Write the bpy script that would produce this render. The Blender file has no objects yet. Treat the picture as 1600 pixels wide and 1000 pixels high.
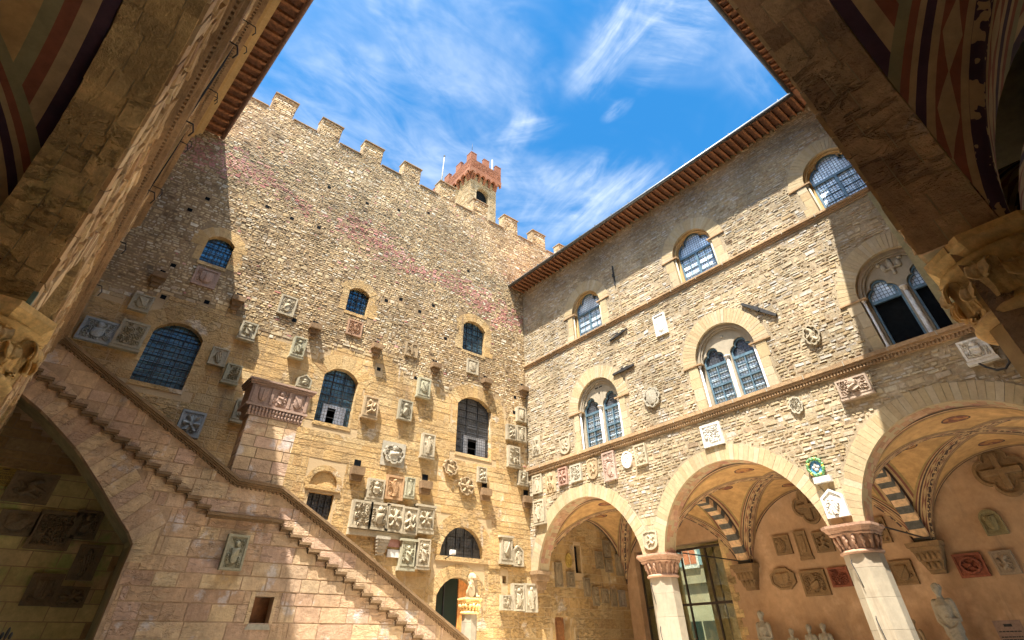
import bpy, math, random
import numpy as np
from mathutils import Vector, Matrix
from mathutils.geometry import tessellate_polygon

# ------------------------------------------------------------------ camera, sky, sun
C = bpy.context.scene.collection
scene = bpy.context.scene
cam = bpy.data.cameras.new('camera')
cam.sensor_width = 36.0
cam.lens = 778.87 / 1600 * 36
cam.shift_x = 0.0004
cam.shift_y = -0.0965
cam.clip_start = 0.02
cam.clip_end = 3000
co = bpy.data.objects.new('camera', cam)
C.objects.link(co)
right = Vector((0.76896622, -0.63915442, -0.01313713))
down = Vector((0.40986699, 0.50867288, -0.75713999))
fwd = Vector((0.49061187, 0.5768306, 0.65312055))
rm = Matrix((right, -down, -fwd)).transposed()
co.matrix_world = Matrix.Translation((0, 0, 1.6)) @ rm.to_4x4()
scene.camera = co

SUN = Vector((-0.39, -0.218, 1.0)).normalized()
elev = math.asin(SUN.z)
azim = math.atan2(SUN.x, SUN.y)
w = bpy.data.worlds.new('World')
scene.world = w
w.use_nodes = True
nt = w.node_tree
nt.nodes.clear()
N = nt.nodes.new
L = nt.links.new
out = N('ShaderNodeOutputWorld')
bg = N('ShaderNodeBackground')
bg.inputs['Strength'].default_value = 0.108
sky = N('ShaderNodeTexSky')
sky.sky_type = 'NISHITA'
sky.sun_disc = False
sky.sun_elevation = elev
sky.sun_rotation = azim
sky.air_density = 1.0
sky.dust_density = 0.3
sky.ozone_density = 2.5
tc = N('ShaderNodeTexCoord')
# thin high cirrus, drawn on a flat layer overhead: project the direction on a plane
sep = N('ShaderNodeSeparateXYZ'); L(tc.outputs['Generated'], sep.inputs[0])
zc = N('ShaderNodeMath'); zc.operation = 'MAXIMUM'; zc.inputs[1].default_value = 0.12; L(sep.outputs['Z'], zc.inputs[0])
dx = N('ShaderNodeMath'); dx.operation = 'DIVIDE'; L(sep.outputs['X'], dx.inputs[0]); L(zc.outputs[0], dx.inputs[1])
dy = N('ShaderNodeMath'); dy.operation = 'DIVIDE'; L(sep.outputs['Y'], dy.inputs[0]); L(zc.outputs[0], dy.inputs[1])
cmb = N('ShaderNodeCombineXYZ'); L(dx.outputs[0], cmb.inputs[0]); L(dy.outputs[0], cmb.inputs[1])

CLOUDS = [((0.569, 0.409), (0.519, 0.168), 0.060, 1.0, 1), ((0.494, 0.24), (0.753, 0.102), 0.114, 0.55, 1), ((0.491, 0.671), (0.621, 0.511), 0.046, 0.5, 1), ((0.881, 0.877), (0.822, 0.472), 0.159, 0.5, 1), ((0.962, 0.731), (0.9, 0.438), 0.077, 0.5, 1), ((0.821, 0.662), (0.76, 0.508), 0.030, 0.5, 1), ((0.686, 0.441), (0.688, 0.37), 0.019, 0.6, 1), ((-0.058, 0.766), (0.556, 0.876), 0.405, 0.42, 0), ((0.485, 1.039), (0.873, 0.726), 0.260, 0.35, 0), ((0.085, 0.576), (0.544, 0.488), 0.197, 0.22, 0), ((0.721, 0.129), (0.996, 0.143), 0.054, 0.25, 1),
    ((-1.2, .1), (.25, -.75), .75, 1.3, 0)]  # large bright cloud out of view, added to fill the shaded walls

def M_(op, a, b=None, cl=False):
    n = N('ShaderNodeMath'); n.operation = op; n.use_clamp = cl
    for i, x in enumerate((a, b)):
        if x is None: continue
        if isinstance(x, (int, float)): n.inputs[i].default_value = x
        else: L(x, n.inputs[i])
    return n.outputs[0]
def NZ(vec, scale, det, dist):
    nz = N('ShaderNodeTexNoise'); nz.inputs['Scale'].default_value = scale; nz.inputs['Detail'].default_value = det
    nz.inputs['Roughness'].default_value = 0.6; nz.inputs['Distortion'].default_value = dist; L(vec, nz.inputs['Vector']); return nz.outputs['Fac']
def MR(v, lo, hi, a=0.0, b=1.0):
    m_ = N('ShaderNodeMapRange'); m_.interpolation_type = 'SMOOTHSTEP'
    for k, x in (('From Min', lo), ('From Max', hi), ('To Min', a), ('To Max', b)): m_.inputs[k].default_value = x
    L(v, m_.inputs['Value']); return m_.outputs['Result']
warp = NZ(cmb.outputs[0], 4.5, 4, 0.6)
fine = NZ(cmb.outputs[0], 2.2, 4, 0.8)
total = None
for (p0, p1, wd, st, kind) in CLOUDS:
    cx_, cy_ = (p0[0] + p1[0]) / 2, (p0[1] + p1[1]) / 2
    ex, ey = p1[0] - p0[0], p1[1] - p0[1]; ln_ = math.hypot(ex, ey); ex /= ln_; ey /= ln_
    X_ = M_('SUBTRACT', dx.outputs[0], cx_); Y_ = M_('SUBTRACT', dy.outputs[0], cy_)
    T_ = M_('ADD', M_('MULTIPLY', X_, ex), M_('MULTIPLY', Y_, ey)); S_n = M_('ADD', M_('MULTIPLY', X_, -ey), M_('MULTIPLY', Y_, ex))
    tn = M_('DIVIDE', T_, ln_ * .62); sn = M_('DIVIDE', S_n, wd * 1.25)
    r_ = M_('SQRT', M_('ADD', M_('MULTIPLY', tn, tn), M_('MULTIPLY', sn, sn)))
    r_ = M_('ADD', r_, M_('MULTIPLY', M_('SUBTRACT', warp, .5), 1.7))
    mask = MR(r_, 0.1, 1.15, 1.0, 0.0)
    cv_ = N('ShaderNodeCombineXYZ'); L(M_('MULTIPLY', T_, 3.0), cv_.inputs[0]); L(M_('MULTIPLY', S_n, 11.0 if kind else 7.0), cv_.inputs[1]); cv_.inputs[2].default_value = cx_ * 7
    sk = NZ(cv_.outputs[0], 1.6, 5, .5)
    tex = MR(sk, .28 if kind else .22, .85)
    a_ = M_('MULTIPLY', M_('MULTIPLY', mask, tex), st * (.85 if kind else 1))
    total = a_ if total is None else M_('ADD', total, a_)
veil = M_('MULTIPLY', MR(fine, .42, .8), .22)
total = M_('ADD', total, veil, True)
m4 = N('ShaderNodeMath'); m4.operation = 'MULTIPLY'; m4.use_clamp = True; m4.inputs[1].default_value = 1.0; L(total, m4.inputs[0])
tint = N('ShaderNodeMix'); tint.data_type = 'RGBA'; tint.blend_type = 'MULTIPLY'; tint.inputs[0].default_value = 1.0
tint.inputs[7].default_value = (0.13, 0.50, 0.66, 1)
L(sky.outputs[0], tint.inputs[6])
mix = N('ShaderNodeMix'); mix.data_type = 'RGBA'
L(m4.outputs[0], mix.inputs[0]); L(tint.outputs[2], mix.inputs[6])
# unseen cloud near the sun is brightened as added fill light for the shade
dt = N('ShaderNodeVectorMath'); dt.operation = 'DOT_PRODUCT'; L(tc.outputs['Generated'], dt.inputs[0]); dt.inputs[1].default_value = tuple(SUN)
fill_glow = MR(dt.outputs['Value'], .72, .95, 1.0, 10.5)
cc_ = N('ShaderNodeVectorMath'); cc_.operation = 'SCALE'; cc_.inputs[0].default_value = (2.8, 3.0, 3.2); L(fill_glow, cc_.inputs['Scale'])
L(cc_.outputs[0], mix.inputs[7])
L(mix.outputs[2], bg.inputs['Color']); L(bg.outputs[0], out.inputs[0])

sl = bpy.data.lights.new('sun', 'SUN'); sl.energy = 5.0; sl.angle = math.radians(0.5); sl.color = (1.0, 0.95, 0.87)
so = bpy.data.objects.new('sun', sl); C.objects.link(so)
so.rotation_euler = (-SUN).to_track_quat('-Z', 'Y').to_euler(); so.location = (0, 0, 60)

scene.view_settings.view_transform = 'Standard'
scene.view_settings.look = 'None'
scene.view_settings.gamma = 1.0
scene.view_settings.exposure = 2.1
scene.cycles.max_bounces = 8
scene.cycles.diffuse_bounces = 5

# ------------------------------------------------------------------ helpers
rng = random.Random(7)

class MB:
    """collects polygons for one mesh object"""
    def __init__(s):
        s.v = []; s.f = []; s.m = []; s.sm = []; s.uv = None
    def add(s, vs, fs, mi=0, smooth=False):
        o = len(s.v); s.v.extend(vs)
        for f in fs:
            s.f.append([o + i for i in f]); s.m.append(mi); s.sm.append(smooth)

def obj(name, mb, mats, parent=None, smooth=None):
    if not isinstance(mats, (list, tuple)): mats = [mats]
    off = Vector((0, 0, 0)); p = parent
    while p is not None: off += p.location; p = p.parent
    me = bpy.data.meshes.new(name)
    me.from_pydata([(a[0] - off.x, a[1] - off.y, a[2] - off.z) for a in mb.v], [], mb.f)
    for m in mats: me.materials.append(m)
    if len(mb.f):
        me.polygons.foreach_set('material_index', mb.m)
        me.polygons.foreach_set('use_smooth', [bool(x) if smooth is None else smooth for x in mb.sm])
    if mb.uv is not None:
        ul = me.uv_layers.new(name='UVMap')
        loops = np.empty(len(me.loops), dtype=np.int32); me.loops.foreach_get('vertex_index', loops)
        ul.data.foreach_set('uv', np.array(mb.uv, dtype=np.float32)[loops].ravel())
    me.update()
    o = bpy.data.objects.new(name, me); C.objects.link(o)
    if parent is not None: o.parent = parent
    return o

def tag(o, label=None, cat=None, group=None, kind=None):
    if label: o['label'] = label
    if cat: o['category'] = cat
    if group: o['group'] = group
    if kind: o['kind'] = kind
    return o

def thing(name, label, cat, loc=(0, 0, 0), group=None):
    o = bpy.data.objects.new(name, None); C.objects.link(o); o.location = loc
    o.empty_display_size = 0.3
    return tag(o, label, cat, group)

class Fr:
    """a wall's own frame: a to the viewer's right, b up, c out of the wall"""
    def __init__(s, O, R, Nn):
        s.O = Vector(O); s.R = Vector(R).normalized(); s.N = Vector(Nn).normalized()
    def p(s, a, b, c=0.0):
        return (s.O.x + a * s.R.x + c * s.N.x, s.O.y + a * s.R.y + c * s.N.y, s.O.z + b)

FA = Fr((0, 20, 0), (1, 0, 0), (0, -1, 0))            # battlemented wall
FS = Fr((0, 17.6, 0), (1, 0, 0), (0, -1, 0))          # outer face of the stairs
FB = Fr((17.8, 0, 0), (0, -1, 0), (-1, 0, 0))         # arcade wall
FK = Fr((24.2, 0, 0), (0, -1, 0), (-1, 0, 0))         # back wall of the arcade walk
FL = Fr((-0.56, 0, 0), (-0.058, 1, 0), (1, 0.058, 0)) # left loggia
FR = Fr((0, 0.26, 0), (-1, -0.029, 0), (-0.029, 1, 0))# near right loggia
FX = Fr((18.45, 0, 0), (1, 0, 0), (0, -1, 0))

QF = [(0, 3, 2, 1), (4, 5, 6, 7), (0, 1, 5, 4), (1, 2, 6, 5), (2, 3, 7, 6), (3, 0, 4, 7)]
def fbox(mb, fr, a0, a1, b0, b1, c0, c1, mi=0):
    vs = [fr.p(a, b, c) for c in (c0, c1) for a, b in ((a0, b0), (a1, b0), (a1, b1), (a0, b1))]
    mb.add(vs, QF, mi)

W0 = Fr((0, 0, 0), (1, 0, 0), (0, -1, 0))
def wbox(mb, x0, x1, y0, y1, z0, z1, mi=0):
    vs = [(x, y, z) for z in (z0, z1) for x, y in ((x0, y0), (x1, y0), (x1, y1), (x0, y1))]
    mb.add(vs, QF, mi)

def hexa(mb, fr, quad, c0, c1, mi=0, inset=0.0):
    """quad of (a,b) corners extruded c0..c1, front inset a little"""
    ca = sum(q[0] for q in quad) / 4; cb = sum(q[1] for q in quad) / 4
    fq = []
    for a, b in quad:
        d = math.hypot(a - ca, b - cb) or 1
        k = max(0, 1 - inset / d)
        fq.append((ca + (a - ca) * k, cb + (b - cb) * k))
    vs = [fr.p(a, b, c0) for a, b in quad] + [fr.p(a, b, c1) for a, b in fq]
    mb.add(vs, QF[1:], mi)

def prism(mb, fr, outline, c0, c1, holes=(), mi=0, mi_side=None, back=False, holec0=None, outer_sides=True):
    if mi_side is None: mi_side = mi
    polys = [[Vector((a, b, 0)) for a, b in outline]] + [[Vector((a, b, 0)) for a, b in h] for h in holes]
    flat = [p for pl in polys for p in pl]
    tris = tessellate_polygon(polys)
    mb.add([fr.p(p.x, p.y, c1) for p in flat], [tuple(t) for t in tris], mi)
    if back: mb.add([fr.p(p.x, p.y, c0) for p in flat], [tuple(reversed(t)) for t in tris], mi)
    for k, pl in enumerate(polys):
        if k == 0 and not outer_sides: continue
        cc = c0 if (k == 0 or holec0 is None) else holec0
        n = len(pl)
        vs = [fr.p(p.x, p.y, cc) for p in pl] + [fr.p(p.x, p.y, c1) for p in pl]
        mb.add(vs, [(i, (i + 1) % n, n + (i + 1) % n, n + i) for i in range(n)], mi_side)

def arc(ac, bc, r, t0, t1, n):
    return [(ac + r * math.cos(t0 + (t1 - t0) * i / n), bc + r * math.sin(t0 + (t1 - t0) * i / n)) for i in range(n + 1)]

def tube(mb, pts, r, n=8, mi=0, cap=True):
    pts = [Vector(p) for p in pts]; vs = []; fs = []
    up = Vector((0, 0, 1)); prev = None
    for i, p in enumerate(pts):
        d = (pts[min(i + 1, len(pts) - 1)] - pts[max(i - 1, 0)]).normalized()
        if prev is None:
            u = d.cross(up)
            if u.length < 1e-3: u = d.cross(Vector((1, 0, 0)))
        else: u = prev - d * prev.dot(d)
        u.normalize(); v = d.cross(u); prev = u
        rr = r[i] if isinstance(r, (list, tuple)) else r
        for k in range(n):
            t = 2 * math.pi * k / n
            vs.append(tuple(p + (u * math.cos(t) + v * math.sin(t)) * rr))
    for i in range(len(pts) - 1):
        for k in range(n):
            a = i * n + k; b = i * n + (k + 1) % n
            fs.append((a, b, b + n, a + n))
    if cap:
        fs.append(tuple(range(n - 1, -1, -1))); fs.append(tuple((len(pts) - 1) * n + k for k in range(n)))
    mb.add(vs, fs, mi, True)

def lathe(mb, cx, cy, prof, n=24, mi=0, smooth=True, ph=0.0):
    """prof: list of (r,z)"""
    vs = []; fs = []
    for r, z in prof:
        for k in range(n):
            t = 2 * math.pi * k / n + ph
            vs.append((cx + r * math.cos(t), cy + r * math.sin(t), z))
    for i in range(len(prof) - 1):
        for k in range(n):
            a = i * n + k; b = i * n + (k + 1) % n
            fs.append((a, b, b + n, a + n))
    fs.append(tuple(range(n - 1, -1, -1))); fs.append(tuple((len(prof) - 1) * n + k for k in range(n)))
    mb.add(vs, fs, mi, smooth)

def blob(mb, c, r, n=8, m=6, mi=0, rot=None):
    """ellipsoid"""
    vs = []; fs = []
    R_ = rot or Matrix.Identity(3)
    for i in range(m + 1):
        ph = math.pi * i / m
        for k in range(n):
            t = 2 * math.pi * k / n
            v = R_ @ Vector((r[0] * math.sin(ph) * math.cos(t), r[1] * math.sin(ph) * math.sin(t), r[2] * math.cos(ph)))
            vs.append((c[0] + v.x, c[1] + v.y, c[2] + v.z))
    for i in range(m):
        for k in range(n):
            a = i * n + k; b = i * n + (k + 1) % n
            fs.append((a, b, b + n, a + n))
    mb.add(vs, fs, mi, True)

# ------------------------------------------------------------------ materials
def mat(name):
    m = bpy.data.materials.new(name); m.use_nodes = True; t = m.node_tree; t.nodes.clear()
    o = t.nodes.new('ShaderNodeOutputMaterial'); b = t.nodes.new('ShaderNodeBsdfPrincipled')
    t.links.new(b.outputs[0], o.inputs[0]); b.inputs['Roughness'].default_value = 0.9
    b.inputs['Specular IOR Level'].default_value = 0.25
    return m, t, b

def ramp(t, fac, cols, interp='LINEAR'):
    r = t.nodes.new('ShaderNodeValToRGB'); r.color_ramp.interpolation = interp
    e = r.color_ramp.elements
    n = len(cols)
    for i, c in enumerate(cols):
        pos, col = c if isinstance(c[0], (int, float)) and len(c) == 2 else (i / max(1, n - 1), c)
        if i < 2: el = e[i]; el.position = pos
        else: el = e.new(pos)
        el.color = (*col[:3], 1)
    if fac is not None: t.links.new(fac, r.inputs[0])
    return r.outputs[0]

def noise(t, vec, scale, detail=4, rough=0.6, dist=0.0):
    n = t.nodes.new('ShaderNodeTexNoise'); n.inputs['Scale'].default_value = scale
    n.inputs['Detail'].default_value = detail; n.inputs['Roughness'].default_value = rough
    n.inputs['Distortion'].default_value = dist
    if vec is not None: t.links.new(vec, n.inputs['Vector'])
    return n.outputs['Fac']

def mth(t, op, a, b=None, clamp=False):
    n = t.nodes.new('ShaderNodeMath'); n.operation = op; n.use_clamp = clamp
    for i, x in enumerate((a, b)):
        if x is None: continue
        if isinstance(x, (int, float)): n.inputs[i].default_value = x
        else: t.links.new(x, n.inputs[i])
    return n.outputs[0]

def mixc(t, fac, a, b, mode='MIX'):
    n = t.nodes.new('ShaderNodeMix'); n.data_type = 'RGBA'; n.blend_type = mode
    for k, x in ((0, fac), (6, a), (7, b)):
        if isinstance(x, (int, float)): n.inputs[k].default_value = x
        elif isinstance(x, tuple): n.inputs[k].default_value = (*x[:3], 1)
        else: t.links.new(x, n.inputs[k])
    return n.outputs[2]

def mrange(t, v, lo, hi, a=0.0, b=1.0):
    n = t.nodes.new('ShaderNodeMapRange'); n.interpolation_type = 'SMOOTHSTEP'
    for k, x in (('From Min', lo), ('From Max', hi), ('To Min', a), ('To Max', b)): n.inputs[k].default_value = x
    t.links.new(v, n.inputs['Value']); return n.outputs['Result']

def bump(t, b, h, strength=0.5, dist=0.02):
    n = t.nodes.new('ShaderNodeBump'); n.inputs['Strength'].default_value = strength; n.inputs['Distance'].default_value = dist
    t.links.new(h, n.inputs['Height']); t.links.new(n.outputs[0], b.inputs['Normal'])

def geo(t, what):
    return t.nodes.new('ShaderNodeNewGeometry').outputs[what]

def stone_mat(name, cols, stain=(0.55, 1.15), nscale=9.0, bstr=0.6, bdist=0.02, patches=(), island=True, rough=0.92, rows=0, streak=0.0):
    """stones of many colours: each loose block its own colour, with grain, stains and real patches of other stone"""
    m, t, b = mat(name)
    pos = geo(t, 'Position')
    if island: src = geo(t, 'Random Per Island')
    else: src = mrange(t, noise(t, pos, 1.3, 6, 0.7), 0.25, 0.75)
    col = ramp(t, src, cols)
    for (lo, hi, pc, sc, amt) in patches:
        f = mrange(t, noise(t, pos, sc, 5, 0.65), lo, hi, 0.0, amt)
        col = mixc(t, f, col, pc)
    big = mrange(t, noise(t, pos, 0.55, 5, 0.65), 0.3, 0.72, stain[0] + 0.15, stain[1])
    fine = mrange(t, noise(t, pos, nscale, 6, 0.7), 0.2, 0.8, stain[0] + 0.2, 1.25)
    col = mixc(t, 1.0, col, mth(t, 'MULTIPLY', big, fine), 'MULTIPLY')
    if streak:
        ms = t.nodes.new('ShaderNodeMapping'); ms.inputs['Scale'].default_value = (1.6, 1.6, .16); t.links.new(pos, ms.inputs[0])
        sv = mth(t, 'MULTIPLY', mrange(t, noise(t, ms.outputs[0], 1.6, 6, .7, .3), .52, .72), mrange(t, noise(t, pos, .35, 3), .40, .60))
        col = mixc(t, mth(t, 'MULTIPLY', sv, streak), col, (.15, .11, .075))
        sw_ = mth(t, 'MULTIPLY', mrange(t, noise(t, ms.outputs[0], 1.1, 6, .7, .5), .60, .70), mrange(t, noise(t, pos, .5, 3), .5, .62))
        col = mixc(t, mth(t, 'MULTIPLY', sw_, streak * .7), col, (.60, .54, .46))
    t.links.new(col, b.inputs['Base Color']); b.inputs['Roughness'].default_value = rough
    hn = mth(t, 'ADD', noise(t, pos, nscale * 2.2, 5, 0.75), mth(t, 'MULTIPLY', noise(t, pos, nscale * 0.5, 3), 0.8))
    if rows:
        mp = t.nodes.new('ShaderNodeMapping'); mp.inputs['Scale'].default_value = (1, 1, 3.2); t.links.new(pos, mp.inputs[0])
        cr = mrange(t, noise(t, mp.outputs[0], rows, 5, .7, .6), .50, .62)
        big2 = mrange(t, noise(t, pos, .5, 2), .40, .58)
        hn = mth(t, 'ADD', hn, mth(t, 'MULTIPLY', mth(t, 'MULTIPLY', cr, big2), -1.1))
    bump(t, b, hn, bstr, bdist)
    return m

RUB_A = stone_mat('rubble_ochre', [(0.227, 0.145, 0.070), (0.439, 0.306, 0.149), (0.515, 0.396, 0.225), (0.334, 0.222, 0.110), (0.593, 0.519, 0.384), (0.379, 0.275, 0.148), (0.486, 0.344, 0.173), (0.153, 0.100, 0.054), (0.532, 0.412, 0.233), (0.409, 0.306, 0.200)],
    patches=[(.60, .70, (.62, .56, .46), .8, .45)], streak=0.5)
RUB_B = stone_mat('rubble_cream', [(0.272, 0.191, 0.097), (0.366, 0.287, 0.169), (0.397, 0.338, 0.234), (0.315, 0.228, 0.123), (0.383, 0.353, 0.302), (0.346, 0.259, 0.147), (0.248, 0.173, 0.105), (0.387, 0.306, 0.185)],
    patches=[(.58, .70, (.52, .48, .43), .7, .55)], streak=0.4)
RUB_L = stone_mat('rubble_edge', [(0.418, 0.266, 0.123), (0.574, 0.400, 0.213), (0.498, 0.313, 0.149), (0.611, 0.458, 0.261), (0.360, 0.207, 0.098)])
ASH_A = stone_mat('ashlar_ochre', [(0.395, 0.246, 0.095), (0.435, 0.285, 0.123), (0.408, 0.258, 0.102), (0.455, 0.320, 0.156), (0.376, 0.231, 0.094), (0.434, 0.299, 0.136)], stain=(.62, 1.12), nscale=7,
    patches=[(.58, .66, (.54, .45, .34), .9, .7), (.60, .70, (.34, .20, .11), .6, .45)], bstr=1.0, bdist=.035, rows=4.5, streak=0.75)
ASH_S = stone_mat('ashlar_rose', [(0.419, 0.269, 0.162), (0.483, 0.324, 0.182), (0.386, 0.245, 0.156), (0.529, 0.378, 0.210), (0.434, 0.283, 0.195), (0.480, 0.348, 0.198)], stain=(.6, 1.15), nscale=6,
    patches=[(.57, .66, (.50, .46, .44), 1.4, .6), (.60, .68, (.56, .43, .26), .9, .45)], bstr=.8, bdist=.03, rows=2.2, streak=0.85)
VOUS = stone_mat('voussoir_sand', [(0.277, 0.207, 0.110), (0.316, 0.246, 0.143), (0.297, 0.221, 0.119), (0.324, 0.265, 0.174), (0.268, 0.192, 0.101)], stain=(.75, 1.1), nscale=8, bstr=.35, streak=0.35)
VOUS_O = stone_mat('voussoir_ochre', [(0.366, 0.233, 0.091), (0.427, 0.284, 0.125), (0.397, 0.254, 0.104), (0.439, 0.313, 0.155)], stain=(.7, 1.1), nscale=8, bstr=.4)
SOF = stone_mat('soffit_brown', [(0.560, 0.367, 0.157), (0.690, 0.463, 0.200), (0.478, 0.319, 0.144), (0.788, 0.544, 0.246), (0.607, 0.415, 0.188)], stain=(.5, 1.2), nscale=5,
    patches=[(.55, .68, (.30, .27, .10), .9, .6)], bstr=1.0, bdist=.05, rows=3.0, streak=0.6)
SOF_R = stone_mat('soffit_umber', [(0.477, 0.292, 0.167), (0.584, 0.383, 0.214), (0.415, 0.261, 0.152), (0.662, 0.445, 0.244), (0.523, 0.338, 0.198)], stain=(.5, 1.2), nscale=5, bstr=1.0, bdist=.05, rows=3.0,
    patches=[(.6, .7, (.46, .34, .16), 1.5, .5)], streak=0.6)
MORT_A = stone_mat('mortar_ochre', [(0.213, 0.142, 0.072), (0.284, 0.192, 0.100)], island=False)
RUB_P = stone_mat('rubble_pink', [(0.381, 0.145, 0.114), (0.480, 0.239, 0.190), (0.314, 0.112, 0.088), (0.532, 0.321, 0.258), (0.413, 0.204, 0.131)])
# finer, paler joints in the dressed lower storeys than in the rubble above
_t = MORT_A.node_tree; _b = [n for n in _t.nodes if n.type == 'BSDF_PRINCIPLED'][0]; _l = _b.inputs['Base Color'].links[0].from_socket
_s = _t.nodes.new('ShaderNodeSeparateXYZ'); _t.links.new(geo(_t, 'Position'), _s.inputs[0])
_t.links.new(mixc(_t, mrange(_t, _s.outputs[2], 10.8, 11.9), (.40, .285, .155), _l), _b.inputs['Base Color'])
MORT_B = stone_mat('mortar_cream', [(0.272, 0.207, 0.125), (0.313, 0.249, 0.161)], island=False)
MORT_D = stone_mat('mortar_dark', [(.20, .14, .08), (.27, .19, .11)], island=False)
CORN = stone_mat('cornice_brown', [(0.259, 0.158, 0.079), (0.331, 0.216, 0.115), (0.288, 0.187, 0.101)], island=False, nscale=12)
MOSS_LIFT = stone_mat('ashlar_mossy_lifted', [(0.586, 0.500, 0.214), (0.693, 0.564, 0.264), (0.533, 0.447, 0.190), (0.667, 0.496, 0.267)], stain=(.6, 1.15), nscale=6, patches=[(.52, .64, (.34, .44, .14), .7, .75)], bstr=.5)  # mossy green; base also brightened to lift the shade under the stairs
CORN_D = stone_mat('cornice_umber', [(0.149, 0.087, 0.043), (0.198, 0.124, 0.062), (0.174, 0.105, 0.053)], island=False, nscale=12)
MORT_S = stone_mat('mortar_rose', [(0.334, 0.217, 0.130), (0.410, 0.279, 0.162)], island=False)
CAPM = stone_mat('capital_sandstone', [(0.718, 0.431, 0.165), (0.850, 0.588, 0.246), (0.824, 0.520, 0.214)], island=False, nscale=14, stain=(.5, 1.15), bstr=.5)
CAPB = stone_mat('capital_red', [(0.292, 0.162, 0.103), (0.362, 0.219, 0.141), (0.320, 0.183, 0.119)], island=False, nscale=14, bstr=.5)
SHAFT = stone_mat('shaft_pale', [(0.214, 0.178, 0.124), (0.240, 0.204, 0.146), (0.227, 0.182, 0.129)], nscale=4, stain=(.75, 1.1), bstr=.3, streak=0.5)
STONES = {
    'grey': [(0.280, 0.242, 0.166), (0.305, 0.267, 0.182)], 'greygreen': [(0.296, 0.272, 0.179), (0.311, 0.280, 0.187)],
    'bluegrey': [(0.235, 0.250, 0.245), (0.300, 0.320, 0.315)], 'bluegrey0': [(0.247, 0.249, 0.223), (0.313, 0.318, 0.281)], 'pale': [(0.302, 0.248, 0.164), (0.355, 0.297, 0.201)],
    'palegrey': [(0.321, 0.283, 0.209), (0.334, 0.292, 0.218)], 'ochre': [(0.297, 0.209, 0.110), (0.353, 0.259, 0.154)],
    'orange': [(0.286, 0.165, 0.077), (0.330, 0.204, 0.105)], 'pink': [(0.291, 0.191, 0.145), (0.321, 0.219, 0.160)],
    'terra': [(0.328, 0.183, 0.105), (0.319, 0.198, 0.121)], 'pinkred': [(0.313, 0.151, 0.109), (0.324, 0.183, 0.148)],
    'white': [(.54, .51, .45), (.62, .59, .52)], 'darkred': [(0.294, 0.153, 0.099), (0.336, 0.218, 0.168)],
    'pinkterra': [(0.328, 0.216, 0.157), (0.380, 0.276, 0.216)], 'pinkpale': [(0.312, 0.228, 0.167), (0.366, 0.283, 0.209)],
    'brown': [(0.185, 0.118, 0.059), (0.264, 0.158, 0.070)], 'deepred': [(0.202, 0.063, 0.034), (0.277, 0.092, 0.050)],
    'olive': [(0.202, 0.168, 0.084), (0.271, 0.211, 0.096)], 'browngrey': [(0.235, 0.185, 0.134), (0.313, 0.234, 0.154)],
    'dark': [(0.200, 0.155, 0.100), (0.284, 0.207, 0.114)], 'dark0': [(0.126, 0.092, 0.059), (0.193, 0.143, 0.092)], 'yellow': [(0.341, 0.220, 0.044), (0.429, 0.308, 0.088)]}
SM = {k: stone_mat('carved_' + k, v, island=False, nscale=16, stain=(.6, 1.1), bstr=.35, bdist=.01) for k, v in STONES.items()}

def plain(name, col, rough=0.6, metal=0.0, nz=None, var=0.25, spec=0.4):
    m, t, b = mat(name)
    pos = geo(t, 'Position')
    f = mrange(t, noise(t, pos, nz or 8, 5), 0.3, 0.7, 1 - var, 1 + var)
    t.links.new(mixc(t, 1.0, col, f, 'MULTIPLY'), b.inputs['Base Color'])
    b.inputs['Roughness'].default_value = rough; b.inputs['Metallic'].default_value = metal
    b.inputs['Specular IOR Level'].default_value = spec
    return m
WOOD = plain('rafter_wood', (.21, .09, .038), .8, var=.4)
BOARD = plain('eave_board', (.13, .055, .028), .85, var=.4)
TILE = plain('roof_tile', (.42, .20, .11), .85)
GUT = plain('gutter_metal', (.12, .12, .115), .5, .6)
GUTR = plain('gutter_copper', (.20, .12, .09), .5, .5)
IRON = plain('wrought_iron', (.035, .032, .03), .6, .5)
FRAME = plain('window_frame_blue', (.09, .15, .19), .45, .3)
MARB = plain('white_marble', (.50, .47, .43), .5)
LEADM = plain('lead_cames', (.10, .10, .10), .5, .4)
WOODD = plain('door_wood', (.22, .09, .03), .6)
BRICK = stone_mat('tower_brick', [(0.143, 0.051, 0.022), (0.166, 0.067, 0.031), (0.126, 0.044, 0.022), (0.170, 0.078, 0.041)], nscale=6, stain=(.7, 1.15))
TOWS = stone_mat('tower_stone', [(0.199, 0.135, 0.062), (0.251, 0.187, 0.101), (0.164, 0.106, 0.048), (0.267, 0.208, 0.128)], nscale=3, stain=(.65, 1.1))
OLIVE = stone_mat('plaster_olive', [(.24, .20, .10), (.30, .25, .13)], island=False, nscale=5, bstr=.2)

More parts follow.
